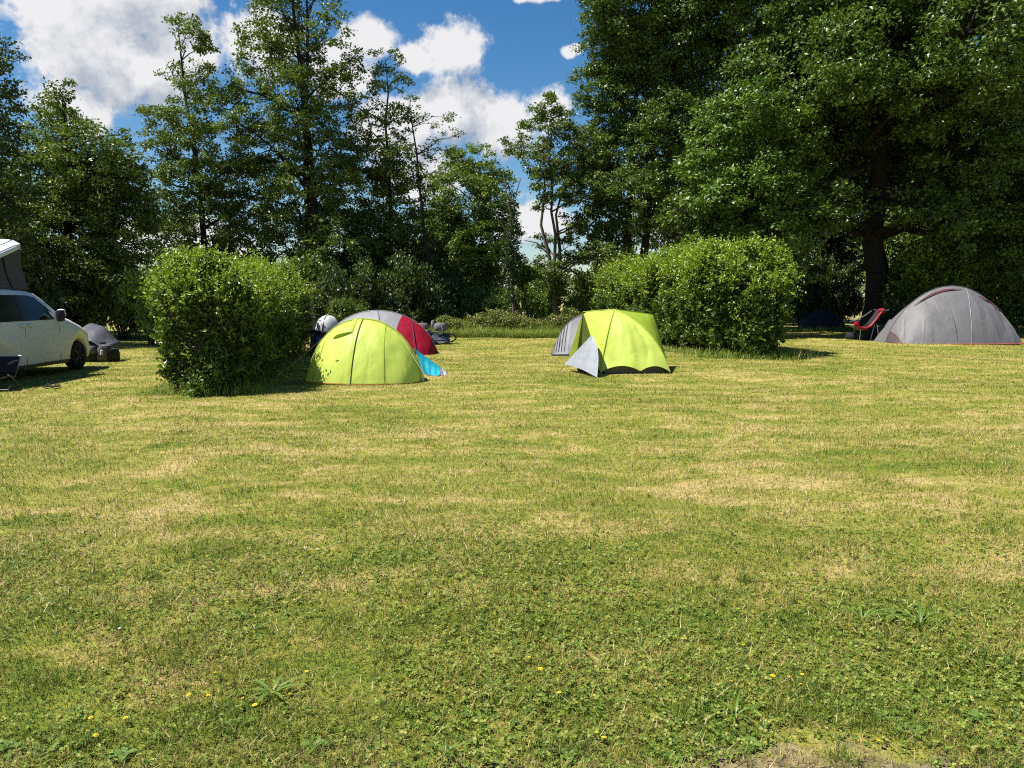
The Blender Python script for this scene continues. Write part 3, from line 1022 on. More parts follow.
xs, ys, ls = [], [], []
def add_long(x, y, l0, l1):
    xs.append(x); ys.append(y); ls.append(rng.uniform(l0, l1, len(x)))


x = rng.uniform(-6.5, 5.5, 14000); y = 31.6 + rng.exponential(1.1, 14000); add_long(x, y, .2, .55)
x = rng.uniform(-5.0, 4.6, 5000); y = 34.2 + rng.exponential(1.2, 5000); add_long(x, y, .4, .95)
x = rng.uniform(-19, -8.5, 4000); y = 30 + rng.exponential(1.2, 4000); add_long(x, y, .15, .4)
x = rng.uniform(9, 24, 3500); y = 36.5 + rng.exponential(1.0, 3500); add_long(x, y, .15, .4)
for f in np.linspace(0, 1, 24):      # along both hedges' feet
    for h0, h1, wd, n in ((HL0, HL1, 1.75, 60), (HR0, HR1, 3.0, 90)):
        p = h0.lerp(h1, f)
        for sgn in (-1, 1):
            x, y = tuft_pts((p.x + sgn * wd * .46, p.y), .16, .25, n); add_long(x, y, .06, .28)
for dx in np.linspace(-.9, 1.0, 12):
    x, y = tuft_pts((HL0.x + dx * .8, HL0.y - .62 + .3 * abs(dx)), .16, .16, int(rng.integers(30, 260))); add_long(x, y, .06, rng.uniform(.16, .34))
for dx in np.linspace(-1.3, 1.6, 16):
    x, y = tuft_pts((HR0.x + dx, HR0.y - 1.2 + .3 * abs(dx)), .24, .24, int(rng.integers(40, 240))); add_long(x, y, .08, rng.uniform(.2, .45))
x = np.concatenate(xs); y = np.concatenate(ys); l = np.concatenate(ls)
v, f = blades(put(x, y), l, 0.006 + 0.00032 * y, 0.75, True)
tag(link('long_grass', np_mesh('long_grass', v, f), MAT_LONG), kind='stuff', label='uncut grass along hedge feet and field edge')
# ------------------------------------------------------------------ fabrics and hard materials
LIME = fabric('lime_nylon', (0.60, 0.72, 0.13), 0.32, 0.5)
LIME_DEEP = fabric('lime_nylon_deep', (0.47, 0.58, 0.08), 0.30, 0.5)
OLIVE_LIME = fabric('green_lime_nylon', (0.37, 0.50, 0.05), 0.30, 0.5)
PALE_LINING = fabric('silver_lining', (0.30, 0.32, 0.36), 0.15, 0.5, 0.7, 7)
GREY_NYLON = fabric('grey_nylon', (0.165, 0.16, 0.17), 0.15, 0.55)
LIGHT_GREY = fabric('light_grey_nylon', (0.25, 0.25, 0.27), 0.15, 0.5)
SLATE = fabric('slate_nylon', (0.085, 0.085, 0.095), 0.1, 0.5)
TARP = fabric('tarpaulin', (0.10, 0.10, 0.12), 0.08, 0.5)
RED_NYLON = fabric('red_nylon', (0.36, 0.008, 0.03), 0.25, 0.5)
DARK_RED = fabric('dark_red_nylon', (0.10, 0.03, 0.045), 0.1, 0.6)
CYAN = fabric('cyan_cloth', (0.015, 0.36, 0.50), 0.25, 0.7)
WHITE_CLOTH = fabric('white_cloth', (0.55, 0.56, 0.6), 0.2, 0.6)
BLACK_CLOTH = fabric('black_cloth', (0.015, 0.015, 0.018), 0.0, 0.8)
BLUE_CLOTH = fabric('blue_cloth', (0.05, 0.06, 0.22), 0.0, 0.8)
NAVY_NYLON = fabric('navy_nylon', (0.018, 0.02, 0.034), 0.0, 0.7)
CANVAS = fabric('grey_canvas', (0.10, 0.095, 0.10), 0.1, 0.85, 0.3)
ORANGE = pbr('orange_tape', (0.32, 0.13, 0.025), 0.7)
RED_TAPE = pbr('red_tape', (0.42, 0.04, 0.03), 0.7)
CORD = pbr('cord', (0.45, 0.40, 0.25), 0.8)
ALU = pbr('aluminium', (0.55, 0.56, 0.58), 0.35, 0.9)
STEEL_DARK = pbr('dark_tube', (0.05, 0.05, 0.055), 0.4, 0.5)
RUBBER = pbr('rubber', (0.018, 0.018, 0.018), 0.85, spec=0.2, bump=0.3)
RIM = pbr('rim_metal', (0.05, 0.05, 0.055), 0.5, 0.6)
VAN_WHITE = pbr('white_van_paint', (0.74, 0.75, 0.75), 0.35, spec=0.3, var=0.02, coat=0.0)
BLACK_TRIM = pbr('black_trim', (0.02, 0.02, 0.022), 0.5)
LAMP_GLASS = pbr('lamp_glass', (0.5, 0.5, 0.52), 0.15, spec=0.6)
TAIL_RED = pbr('tail_lamp_red', (0.4, 0.01, 0.01), 0.2, spec=0.6)
POST_WOOD = pbr('weathered_wood', (0.24, 0.22, 0.19), 0.9, var=0.3, scale=12, bump=0.5)
m, t, out = new_mat('dark_window_glass')
p = t.n('ShaderNodeBsdfPrincipled')
p.inputs['Base Color'].default_value = (0.012, 0.014, 0.016, 1)
p.inputs['Roughness'].default_value = 0.08
p.inputs['Specular IOR Level'].default_value = 0.3
t.l(p.outputs[0], out.inputs[0])
GLASS = m


def S(v): return math.copysign(1, v) if v else 0.0


# ------------------------------------------------------------------ dome tents
class Dome:
    """pole arch over y=0, a convex front reaching y=-D and a back reaching y=+B"""
    def __init__(self, W, H, D, B, ax=0.8, az=0.78, front_pow=0.6, lean=0.0):
        self.W, self.H, self.D, self.B, self.ax, self.az, self.fp, self.lean = W, H, D, B, ax, az, front_pow, lean

    def arch(self, t):
        c, s = math.cos(t), max(math.sin(t), 0)
        return Vector((-self.W * S(c) * abs(c) ** self.ax, self.lean * s, self.H * s ** self.az))

    def p(self, t, w, side=-1, off=0.0):
        """t 0..pi along the arch, w 0 = ground hem .. 1 = arch"""
        A = self.arch(t)
        s = max(math.sin(t), 0)
        dep = self.D if side < 0 else self.B
        gx = -self.W * S(math.cos(t)) * abs(math.cos(t)) ** (self.ax * 1.15)
        yg = side * dep * s ** self.fp
        w_ = max(0.0, min(1.0, w))
        sn = math.sin(w_ * math.pi / 2)
        cs = 1 - math.cos(w_ * math.pi / 2)
        k = 0.55 * w_ + 0.45 * cs
        x = gx + (A.x - gx) * w_
        y = yg + (A.y - yg) * k
        z = A.z * (0.45 * w_ + 0.55 * sn)
        q = Vector((x, y, z))
        if off:
            e = Vector((x / self.W * .5, (y - 0) / max(dep, .1) * .8, z / self.H + .05))
            q += e.normalized() * off
        return q

    def patch(self, t0, t1, w0, w1, side=-1, nt=24, nw=14, off=0.0, fn=None):
        mb = MB()
        P = []
        for i in range(nw + 1):
            row = []
            for j in range(nt + 1):
                ff, gg = j / nt, i / nw
                tt, ww = t0 + (t1 - t0) * ff, w0 + (w1 - w0) * gg
                q = self.p(tt, ww, side, off)
                if fn: q = fn(q, ff, gg)
                row.append(q)
            P.append(row)
        return mb.grid(P)

    def seam(self, pts, r=0.012, side=-1, off=0.004, n=5):
        return MB().tube([self.p(a, b, side, off) for a, b in pts], r, n)


def sag(amp, seed=0):
    """slack between the poles: a few soft folds running down the cloth"""
    def f(q, a, b):
        k = math.sin(math.pi * b) * math.sin(math.pi * a)
        s = math.sin(a * 23 + seed + 3 * b) * .5 + math.sin(a * 11 - 4 * b + seed * 2) * .5
        return q + Vector((0, amp * k * (0.5 + s), -amp * .35 * k * (1 + s)))
    return f


def pegs(root, spots, mat=ALU, h=0.1):
    for x, y in spots:
        MB().tube([(x, y, -.04), (x, y, h * .5), (x + .015, y, h * .6)], .006, 5).build('peg', mat, root)


def guy(root, a, b, mat=CORD, r=0.004):
    a, b = Vector(a), Vector(b)
    MB().tube([a, a.lerp(b, .5) + Vector((0, 0, -.02)), b], r, 4).build('guy_line', mat, root)
    MB().tube([b + Vector((0, 0, .03)), b + Vector((0, 0, -.05))], .006, 4).build('peg', ALU, root)


PI = math.pi
# --- lime dome tent ---------------------------------------------------------
c = gd(364, 384)
dlime = Dome(1.18, 1.24, 0.80, 1.3, .98, 1.08, 0.8, 0.0)
c = Vector((at(365, 320, 15.6).x - .03, 15.55, 0))
r0 = thing('dome_tent', 'lime green dome tent with a zipped front door, closed', 'tent', c, R(-9))
dlime.patch(0, PI * .485, 0, 1, -1, 22, 16, fn=sag(.015, 1)).build('front_panel', LIME, r0)
dlime.patch(PI * .485, PI, 0, 1, -1, 24, 16, fn=sag(.02, 2)).build('front_panel', LIME, r0)
dlime.patch(0, PI, 0, 1, 1, 36, 14, fn=sag(.03, 3)).build('back_panel', LIME, r0)
dlime.patch(PI * .475, PI * .498, 0, 1, -1, 2, 14, .010).build('storm_flap', LIME_DEEP, r0)
dlime.seam([(PI * .503, i / 14) for i in range(15)], .006, -1, .008).build('zip', STEEL_DARK, r0)
dlime.seam([(PI * i / 40, 1.0) for i in range(41)], .018, -1, .004, 6).build('pole_sleeve', LIME_DEEP, r0)
dlime.patch(0, PI, -.0, .012, -1, 40, 1, .006).build('hem', ORANGE, r0)
# vent hood propped open near the apex
hood = MB()
P = []
for i in range(7):
    row = []
    for j in range(9):
        f, g_ = j / 8, i / 6
        q = dlime.p(PI * (.47 - .13 * f * (0.15 + .85 * (1 - g_))), .99 - .30 * (1 - g_), -1, .012)
        q += Vector((0, -.05, .01)) * math.sin(math.pi * f) ** .7 * (1 - g_) * 1.0
        row.append(q)
    P.append(row)
hood.grid(P).build('vent_hood', LIME_DEEP, r0)
for (a, b) in ((.19, .36), (.40, .30)):
    q = dlime.p(PI * a, b, -1, .008)
    MB().box(q, (.07, .012, .012)).build('guy_loop', STEEL_DARK, r0)
pegs(r0, [(-1.24, -.05), (1.25, -.02), (-.5, -.82), (.55, -.8)])
guy(r0, dlime.p(PI * .3, 1, -1), (-1.75, -.55, 0))
guy(r0, dlime.p(PI * .72, 1, -1), (1.62, -.75, 0))
for k in (.22, .70):
    dlime.seam([(PI * (k + (.5 - k) * .35 * i / 14), i / 14) for i in range(15)], .005, -1, .004).build('seam', LIME_DEEP, r0)

# --- grey and red dome behind it --------------------------------------------
dr = Dome(1.75, 1.27, 1.1, 1.2, 1.0, 1.12, .6)
r1 = thing('dome_tent', 'grey topped dome tent with a red end, behind the lime dome', 'tent', (at(378, 320, 23).x, 23.0, 0), R(-6))
for side in (-1, 1):
    dr.patch(0, PI * .17, 0, 1, side, 8, 12, fn=sag(.03, 4)).build('red_panel', RED_NYLON, r1)
    dr.patch(PI * .17, PI * .21, 0, 1, side, 3, 12).build('orange_panel', fabric('orange_nylon', (0.6, 0.16, 0.06), .2), r1)
    dr.patch(PI * .21, PI * .64, 0, 1, side, 20, 12, fn=sag(.035, 5)).build('grey_panel', LIGHT_GREY, r1)
    dr.patch(PI * .64, PI, 0, 1, side, 14, 12, fn=sag(.03, 6)).build('red_panel', RED_NYLON, r1)
dr.seam([(PI * i / 30, 1.0) for i in range(31)], .016).build('pole_sleeve', GREY_NYLON, r1)
dr.seam([(PI * (.5 + .1 * (1 - i / 12)), i / 12) for i in range(13)], .014).build('seam', GREY_NYLON, r1)
dr.seam([(PI * (.80 - .1 * i / 12), i / 12) for i in range(13)], .014).build('seam', DARK_RED, r1)
MB().box((1.70, -.02, .045), (.14, .12, .09)).build('corner_strap', BLACK_CLOTH, r1)
ge = gd(293, 358)
a = r1.matrix_world.inverted() @ ge if False else None
loc = Vector(r1.location)
rm = Matrix.Rotation(R(6), 3, 'Z')
guy(r1, rm @ (at(321, 340, 22.4) - loc), rm @ (ge - loc), RED_TAPE, .012)

# --- cyan cloth hung on a line ----------------------------------------------
ta, tb = at(415, 349, 16.7), at(446, 371, 16.9)
rc = thing('towel', 'bright cyan towel with a white end sagging from a line by the lime dome', 'towel', (ta.x, ta.y, 0))
o_ = Vector(rc.location)
def cloth(u0, u1, bot, name, mat, seed):
    P = []
    for i in range(11):
        row = []
        for j in range(15):
            u = u0 + (u1 - u0) * j / 14
            top = ta.lerp(tb, u)
            b_ = bot(u)
            q = top.lerp(b_, i / 10)
            q += Vector((0, .03 * math.sin(u * 26 + i * .35 + seed) * (i / 10), 0))
            row.append(q - o_)
        P.append(row)
    MB().grid(P).build(name, mat, rc)
bl, br = at(423, 374.5, 16.6), at(438, 378.0, 16.3)
cloth(0, .80, lambda u: bl.lerp(br, min(1, u / .72)) + Vector((.10 * max(0, u - .72) / .08 * .4, 0, .02 if u < .72 else .06)), 'cloth', CYAN, 0)
cloth(.86, 1.0, lambda u: br.lerp(at(447, 376.5, 16.5), (u - .7) / .3), 'white_end', WHITE_CLOTH, 1)
cloth(.80, .86, lambda u: br + Vector((.05 + (u - .8) * .9, 0, .03)), 'white_band', LIGHT_GREY, 2)
MB().tube([ta - o_ + Vector((-.12, 0, .05)), tb - o_, at(450, 376.5, 17) - o_], .004, 4).build('line', CORD, rc)
MB().tube([(ta.x - o_.x - .02, .05, -.05), (ta.x - o_.x - .02, .05, ta.z + .02)], .01, 5).build('prop_pole', ALU, rc)

# --- lime ridge tent with pale flap -----------------------------------------
FL, FR = gd(600, 374.5), gd(670, 373.5)
org = Vector((FL.x, FL.y, 0))
r2 = thing('ridge_tent', 'lime tent with a pale grey door flap folded out at its left', 'tent', org)
T = at(615, 309.5, 17.9) - org
BLt, BRt = at(583, 312, 18.4) - org, at(653, 314.5, 18.6) - org
fl, fr = FL - org, FR - org
fl.z = fr.z = 0.03
BLf, BRf = Vector((-.25, 2.4, .02)), Vector((1.75, 2.3, .02))
def bez(a, b, c, f): return a * (1 - f) ** 2 + b * 2 * f * (1 - f) + c * f * f
Lc = fl.lerp(T, .62) + Vector((-.06, -.16, .18))
Rc = T.lerp(fr, .52) + Vector((.27, -.10, .36))
def Lcur(f): return bez(T, Lc, fl, f)
def Rcur(f): return bez(T, Rc, fr, f)
def hem(u):
    for a, b, h in ((0.0, .58, .15), (.58, 1.0, .13)):
        if a <= u <= b:
            x = (u - a) / (b - a)
            return h * (math.sin(math.pi * x)) ** .8
    return 0
P = []
for i in range(25):
    f = i / 24
    row = []
    for j in range(33):
        u = j / 32
        q = Lcur(f).lerp(Rcur(f), u)
        wdt = (Rcur(f) - Lcur(f)).length
        crease = max(0, 1 - abs(u - (.30 + .28 * f)) / .33)
        q += Vector((-.05, -.16, .07)) * wdt * .55 * crease * (1 - .55 * f)
        q.z += hem(u) * max(0, (f - .72) / .28) ** 1.5
        q += Vector((0, -.012, 0)) * math.sin(u * 34 + f * 5) * f * (1 - f) * 2
        row.append(q)
    P.append(row)
MB().grid(P).build('front_panel', LIME, r2)
def tri_patch(A, B, name, mat, n=14, bulge=(0, 0, 0), seed=0):
    """between two curves A(f) and B(f)"""
    P = []
    for i in range(n + 1):
        f = i / n
        row = []
        for j in range(n + 1):
            u = j / n
            q = A(f).lerp(B(f), u) + Vector(bulge) * math.sin(math.pi * u) * math.sin(math.pi * min(1, f * 1.1))
            row.append(q)
        P.append(row)
    return MB().grid(P).build(name, mat, r2)
# roof wing and side to the right of the pole
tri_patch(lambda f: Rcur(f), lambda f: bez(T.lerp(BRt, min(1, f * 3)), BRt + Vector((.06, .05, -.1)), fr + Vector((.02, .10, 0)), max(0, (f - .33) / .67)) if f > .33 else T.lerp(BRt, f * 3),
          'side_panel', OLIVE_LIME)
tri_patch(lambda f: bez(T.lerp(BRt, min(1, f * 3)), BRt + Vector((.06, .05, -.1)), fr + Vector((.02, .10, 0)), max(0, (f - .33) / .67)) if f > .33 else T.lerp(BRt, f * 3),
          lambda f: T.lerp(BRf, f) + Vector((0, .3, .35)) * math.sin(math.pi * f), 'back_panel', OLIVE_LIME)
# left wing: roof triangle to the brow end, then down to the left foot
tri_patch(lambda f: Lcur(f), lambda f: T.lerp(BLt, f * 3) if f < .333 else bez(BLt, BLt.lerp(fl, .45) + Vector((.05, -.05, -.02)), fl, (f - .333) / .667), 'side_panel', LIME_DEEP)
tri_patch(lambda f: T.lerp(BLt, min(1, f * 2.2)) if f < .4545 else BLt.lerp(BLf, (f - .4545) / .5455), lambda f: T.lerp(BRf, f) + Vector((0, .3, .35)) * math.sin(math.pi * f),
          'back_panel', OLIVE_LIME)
# inside wall seen through the open door
PK = gd(565, 366) - org
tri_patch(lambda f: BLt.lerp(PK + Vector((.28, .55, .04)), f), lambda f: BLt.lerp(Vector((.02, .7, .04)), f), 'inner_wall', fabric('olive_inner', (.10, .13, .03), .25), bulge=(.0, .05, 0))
tri_patch(lambda f: BLt.lerp(PK + Vector((.05, .12, .06)), f), lambda f: BLt.lerp(PK + Vector((.30, .5, .04)), f), 'door_edge', LIME_DEEP)
# folded pale flap
fa, fb, fc = at(591.5, 335, 17.2) - org, at(564, 364.5, 17.9) - org, gd(597, 379) - org
fc.z = .03
fd = at(600, 348, 16.9) - org
P = []
for i in range(17):
    f = i / 16
    row = []
    for j in range(17):
        u = j / 16
        a = fa.lerp(fb, f)
        b_ = bez(fa, fd + Vector((.03, -.02, .05)), fc, f)
        q = a.lerp(b_, u)
        q += Vector((.0, -.10, .02)) * math.sin(math.pi * u) * math.sin(math.pi * f) * .6
        q += Vector((0, -.016, .008)) * math.sin((u * 1.0 + f * 5.5) * 6 + math.sin(u * 5)) * f
        q.z += .05 * math.sin(math.pi * u) * f
        row.append(q)
    P.append(row)
MB().grid(P).build('door_flap', PALE_LINING, r2)
# grey inner tent under the raised hem
inn = MB()
prof = [(fl + Vector((.12, .14, 0))), (fl.lerp(fr, .5) + Vector((0, .10, 0))), (fr + Vector((-.1, .14, 0))), BRf + Vector((-.5, -.5, 0)), BLf + Vector((.3, -.3, 0))]
for z, s_ in ((.0, 1.0), (.22, .98), (.55, .86)): pass
vs = [Vector((p.x, p.y, 0.01)) for p in prof] + [Vector((p.x, p.y + .04, .24)) for p in prof] + [Vector((p.x * .5 + .45, p.y * .5 + .7, .7)) for p in prof]
fs = [(k, (k + 1) % 5, 5 + (k + 1) % 5, 5 + k) for k in range(5)] + [(5 + k, 5 + (k + 1) % 5, 10 + (k + 1) % 5, 10 + k) for k in range(5)] + [(10, 11, 12, 13, 14)]
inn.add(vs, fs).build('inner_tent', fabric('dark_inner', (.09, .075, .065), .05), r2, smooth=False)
MB().tube([Lcur(i / 14) + Vector((0, -.006, 0)) for i in range(15)], .013, 5).build('pole_sleeve', OLIVE_LIME, r2)
MB().tube([Rcur(i / 14) + Vector((0, -.006, 0)) for i in range(15)], .013, 5).build('pole_sleeve', OLIVE_LIME, r2)
MB().tube([BLt, BLt.lerp(T, .5) + Vector((0, 0, .01)), T, T.lerp(BRt, .5) + Vector((0, 0, .01)), BRt], .012, 5).build('pole_sleeve', OLIVE_LIME, r2)
guy(r2, fb + Vector((.02, 0, .0)), gd(558.5, 372) - org, STEEL_DARK, .006)
MB().tube([fc + Vector((0, 0, .0)), fc + Vector((.06, -.03, -.04))], .012, 5).build('peg', fabric('yellow_strap', (.7, .6, .05), 0), r2)
dk = MB()
for k, (x, y, s_) in enumerate(((-.15, .55, .16), (.0, .75, .2), (-.3, .8, .14))):
    dk.lathe([(0.0, s_ * 1.2), (s_ * .7, s_), (s_, s_ * .5), (s_ * .9, 0)], 9, Matrix.Translation((x, y, 0)))
rg_ = dk
lug = thing('bags', 'dark bags in the porch behind the pale tent flap', 'luggage', org)
rg_.build('bag', BLACK_CLOTH, lug)

# --- grey tent further back --------------------------------------------------
dg = Dome(1.08, 1.20, 1.15, 1.3, 1.0, 1.25, .6)
cg = Vector((at(590, 340, 22.5).x, 22.6, 0))
r3 = thing('dome_tent', 'grey tunnel tent with black vent, half hidden behind the pale flap tent', 'tent', cg, R(-14))
dg.patch(0, PI * .17, 0, 1, -1, 8, 12, fn=sag(.03, 7)).build('side_panel', GREY_NYLON, r3)
dg.patch(PI * .17, PI * .34, 0, 1, -1, 8, 12, fn=sag(.04, 8)).build('striped_panel', LIGHT_GREY, r3)
dg.patch(PI * .34, PI, 0, 1, -1, 20, 12, fn=sag(.03, 9)).build('front_panel', GREY_NYLON, r3)
dg.patch(0, PI, 0, 1, 1, 24, 10, fn=sag(.03, 9)).build('back_panel', GREY_NYLON, r3)
for k in range(4):
    dg.seam([(PI * (.20 + .035 * k), .12 + .075 * i) for i in range(11)], .012).build('stripe', SLATE, r3)
dg.patch(PI * .05, PI * .16, .52, .66, -1, 6, 3, .012).build('vent', BLACK_CLOTH, r3)
dg.patch(PI * .2, PI * .6, .93, 1.0, -1, 10, 2, .012).build('top_cover', SLATE, r3)
dg.patch(0, PI, 0, .05, -1, 30, 1, .008).build('hem', BLACK_CLOTH, r3)

# --- big grey dome at the right ---------------------------------------------
dgr = Dome(2.40, 2.06, 1.5, 2.0, 1.0, 1.42, .55, 0.0)
r4 = thing('dome_tent', 'large grey family dome tent with dark red vents and hem at the right', 'tent', (at(950, 300, 28.2).x + .05, 28.2, 0), R(4))
dgr.patch(0, PI * .57, 0, 1, -1, 22, 16, fn=sag(.05, 10)).build('front_panel', GREY_NYLON, r4)
dgr.patch(PI * .57, PI * .80, 0, .92, -1, 12, 14, .02, fn=sag(.05, 11)).build('porch_door', LIGHT_GREY if False else GREY_NYLON, r4)
dgr.patch(PI * .57, PI, 0, 1, -1, 16, 16, fn=sag(.04, 12)).build('porch_panel', GREY_NYLON, r4)
dgr.patch(0, PI, 0, 1, 1, 30, 12, fn=sag(.04, 13)).build('back_panel', GREY_NYLON, r4)
dgr.seam([(PI * (.47 + .10 * i / 14), i / 14) for i in range(15)], .012).build('pole_sleeve', LIGHT_GREY, r4)
dgr.seam([(PI * (.82 - .10 * i / 14), .92 * i / 14) for i in range(15)], .016).build('seam', LIGHT_GREY, r4)
dgr.seam([(PI * i / 30, 1.0) for i in range(31)], .018).build('pole_sleeve', SLATE, r4)
def lens(t0, t1, w0, wd, off=.03):
    P = []
    for i in range(5):
        row = []
        for j in range(13):
            f = j / 12
            hw = wd * math.sin(math.pi * f) ** 1.3 + .004
            row.append(dgr.p(PI * (t0 + (t1 - t0) * f), w0 + hw * (i / 4 - .5) + .02 * math.sin(math.pi * f), -1, off + .02 * math.sin(math.pi * i / 4)))
        P.append(row)
    return MB().grid(P)
lens(.28, .53, .86, .05).build('vent', DARK_RED, r4)
lens(.60, .76, .76, .06, .05).build('vent', DARK_RED, r4)
dgr.patch(0, PI * .105, 0, 1, -1, 6, 12, .012).build('side_panel', fabric('brownish_grey_nylon', (.085, .07, .075), .1), r4)
dgr.seam([(PI * (.105), .0 + .98 * i / 10) for i in range(11)], .022).build('piping', DARK_RED, r4)
dgr.seam([(PI * (.04 + .94 * i / 40), .012) for i in range(41)], .022, -1, .012).build('hem', RED_TAPE, r4)
for tt in (.5, .8):
    q = dgr.p(PI * tt, 0.0, -1, .03)
    MB().tube([q + Vector((0, -.02, .06)), q + Vector((0, -.06, -.03))], .02, 5).build('peg_strap', ORANGE, r4)
guy(r4, dgr.p(PI * .93, .5, -1), (2.75, -.3, 0))
guy(r4, dgr.p(PI * .2, .8, -1), (-2.7, -1.4, 0))
for k in (.28, .40, .66):
    dgr.seam([(PI * (k + (.5 - k) * .25 * i / 12), .85 * i / 12) for i in range(13)], .006).build('seam', SLATE, r4)

# --- dark tent under the trees ----------------------------------------------
dn = Dome(1.15, 1.05, 1.0, 1.1, 1.0, 1.1, .6)
r5 = thing('dome_tent', 'low dark navy dome tent in the shade behind the right hedge', 'tent', (at(824, 320, 38).x, 38.2, 0), R(8))
dn.patch(0, PI, 0, 1, -1, 24, 10, fn=sag(.03, 14)).build('front_panel', NAVY_NYLON, r5)
dn.patch(0, PI, 0, 1, 1, 24, 8).build('back_panel', NAVY_NYLON, r5)
dn.seam([(PI * i / 24, 1.0) for i in range(25)], .015).build('pole_sleeve', SLATE, r5)

# ------------------------------------------------------------------ red reclining camp chair
cc = gd(868, 339)
cc = Vector((cc.x, 29.6, 0)); cc.x = at(866, 330, 29.6).x
ch = thing('camp_chair', 'red and black reclining camp chair in front of the oak trunk', 'chair', cc, R(0))
k_ = 29.6 / FPX
def X_(px): return (px - 866) * k_
def Z_(py): return (337.5 - py) * k_ + .03
prof = [(852, 322), (856, 325.5), (862, 326.5), (867, 324), (871, 319), (875, 313), (879, 307.5)]
def sheet(pr, y0, y1, sagy, name, mat, th=.03):
    P = []
    for i in range(9):
        f = i / 8
        row = []
        for (px, py) in pr:
            row.append(Vector((X_(px), y0 + (y1 - y0) * f, Z_(py) - sagy * math.sin(math.pi * f))))
        P.append(row)
    o = MB().grid(P).build(name, mat, ch)
    md = o.modifiers.new('thick', 'SOLIDIFY'); md.thickness = th
    return o
sheet(prof[:4], -.28, .28, .06, 'seat', SLATE)
sheet(prof[3:], -.28, .28, .05, 'backrest', BLACK_CLOTH)
sheet([(853, 319.5), (860, 317.5), (868, 313), (874, 308.5)], .24, .33, .0, 'side_web', SLATE)
MB().tube([(X_(x), -.3, Z_(y) + .02) for x, y in prof], .05, 6).build('edge_roll', RED_NYLON, ch)
MB().lathe([(0, -.1), (.09, -.08), (.11, 0), (.09, .08), (0, .1)], 10, Matrix.Translation((X_(853.5), -.24, Z_(321.5)))).build('front_cap', RED_NYLON, ch)
MB().lathe([(0, -.12), (.10, -.09), (.13, 0), (.10, .09), (0, .12)], 10, Matrix.Translation((X_(877.5), -.22, Z_(309)))).build('head_cushion', RED_NYLON, ch)
for y in (-.26, .26):
    MB().tube([(X_(857), y, 0), (X_(857.5), y, Z_(325))], .014, 5).build('leg', ALU, ch)
    MB().tube([(X_(876.5), y, 0), (X_(873.5), y, Z_(322))], .014, 5).build('leg', ALU, ch)
    MB().tube([(X_(867.5), y, 0), (X_(871), y, Z_(322))], .014, 5).build('leg', ALU, ch)
MB().tube([(X_(869), -.3, Z_(307.5)), (X_(879), -.3, Z_(308.2)), (X_(884), -.3, Z_(307.6))], .014, 5).build('crossbar', ALU, ch)
gb = thing('gear_bags', 'dark bags on the grass under the red camp chair', 'luggage', (cc.x, cc.y + .25, 0))
mb = MB()
for (px, s_, h_) in ((856, .26, .30), (864, .30, .34), (872, .34, .58)):
    mb = MB()
    mb.lathe([(s_ * .75, 0), (s_, h_ * .3), (s_ * .9, h_ * .75), (s_ * .45, h_), (0, h_ * 1.02)], 12, Matrix.Translation((X_(px), .1, -.01)) @ Matrix.Scale(.7, 4, (0, 1, 0)))
    mb.build('bag', BLACK_CLOTH if px != 864 else pbr('dark_green_cloth', (.02, .05, .035), .8), gb)
gp = thing('gear_pile', 'grey and black kit heaped between the chair and the grey dome tent', 'gear', (at(884, 335, 30).x, 30.0, 0))
for k, (dx, s_, h_, mt_) in enumerate(((-.15, .30, .55, STEEL_DARK), (.25, .34, .8, SLATE), (.05, .22, .35, GREY_NYLON))):
    MB().lathe([(s_ * .8, 0), (s_, h_ * .25), (s_ * .85, h_ * .7), (s_ * .4, h_), (0, h_)], 10, Matrix.Translation((dx, -.1 * k, -.01)) @ Matrix.Scale(.75, 4, (0, 1, 0))).build('sack', mt_, gp)

# ------------------------------------------------------------------ loaded bicycle by the bank
bc = Vector((at(433, 338, 27.6).x, 27.6, 0))
bk = thing('bicycle', 'loaded bicycle resting low on the grass right of the red tent end', 'bicycle', bc, R(6))
tilt = Matrix.Rotation(R(58), 4, 'X')
def wheel_at(x):
    M = Matrix.Translation((x, 0, .2)) @ tilt @ Matrix.Translation((0, 0, 0)) @ Matrix.Rotation(R(90), 4, 'X')
    tw = MB().lathe([(.33, -.02), (.35, 0), (.33, .02), (.30, .015), (.30, -.015), (.33, -.02)], 22, M).build('wheel', RUBBER, bk)
    sp = MB()
    for k in range(9):
        a = k * PI / 9 * 2
        sp.tube([M @ Vector((0, 0, 0)), M @ Vector((.31 * math.cos(a), .31 * math.sin(a), 0))], .003, 3)
    sp.build('spokes', ALU, tw)
wheel_at(-.52); wheel_at(.50)
fm = MB()
def BT(x, z): return Matrix.Translation((0, 0, .2)) @ tilt @ Vector((x, 0, z))
for a, b in (((-.52, 0), (-.15, .42)), ((-.52, 0), (-.05, -.03)), ((-.05, -.03), (-.15, .5)), ((-.05, -.03), (.38, .38)), ((-.15, .42), (.36, .46)), ((.34, .55), (.50, 0))):
    fm.tube([BT(*a), BT(*b)], .018, 5)
fm.build('frame', pbr('blue_frame', (.03, .05, .09), .35), bk)
MB().tube([BT(.30, .60) + Vector((0, -.25, 0)), BT(.34, .58), BT(.30, .60) + Vector((0, .25, .1))], .014, 5).build('handlebar', ALU, bk)
MB().lathe([(0, .03), (.06, .03), (.08, 0), (.0, -.03)], 10, Matrix.Translation(BT(-.17, .55)) @ Matrix.Scale(1.7, 4, (1, 0, 0))).build('saddle', BLACK_TRIM, bk)
def sack(x, y, z, sx, sy, sz, name, mat, parent, n=12):
    return MB().lathe([(.0, -.5), (.36, -.47), (.5, -.25), (.5, .2), (.38, .45), (0, .5)], n, Matrix.Translation((x, y, z)) @ Matrix.Diagonal((sx, sy, sz, 1))).build(name, mat, parent)
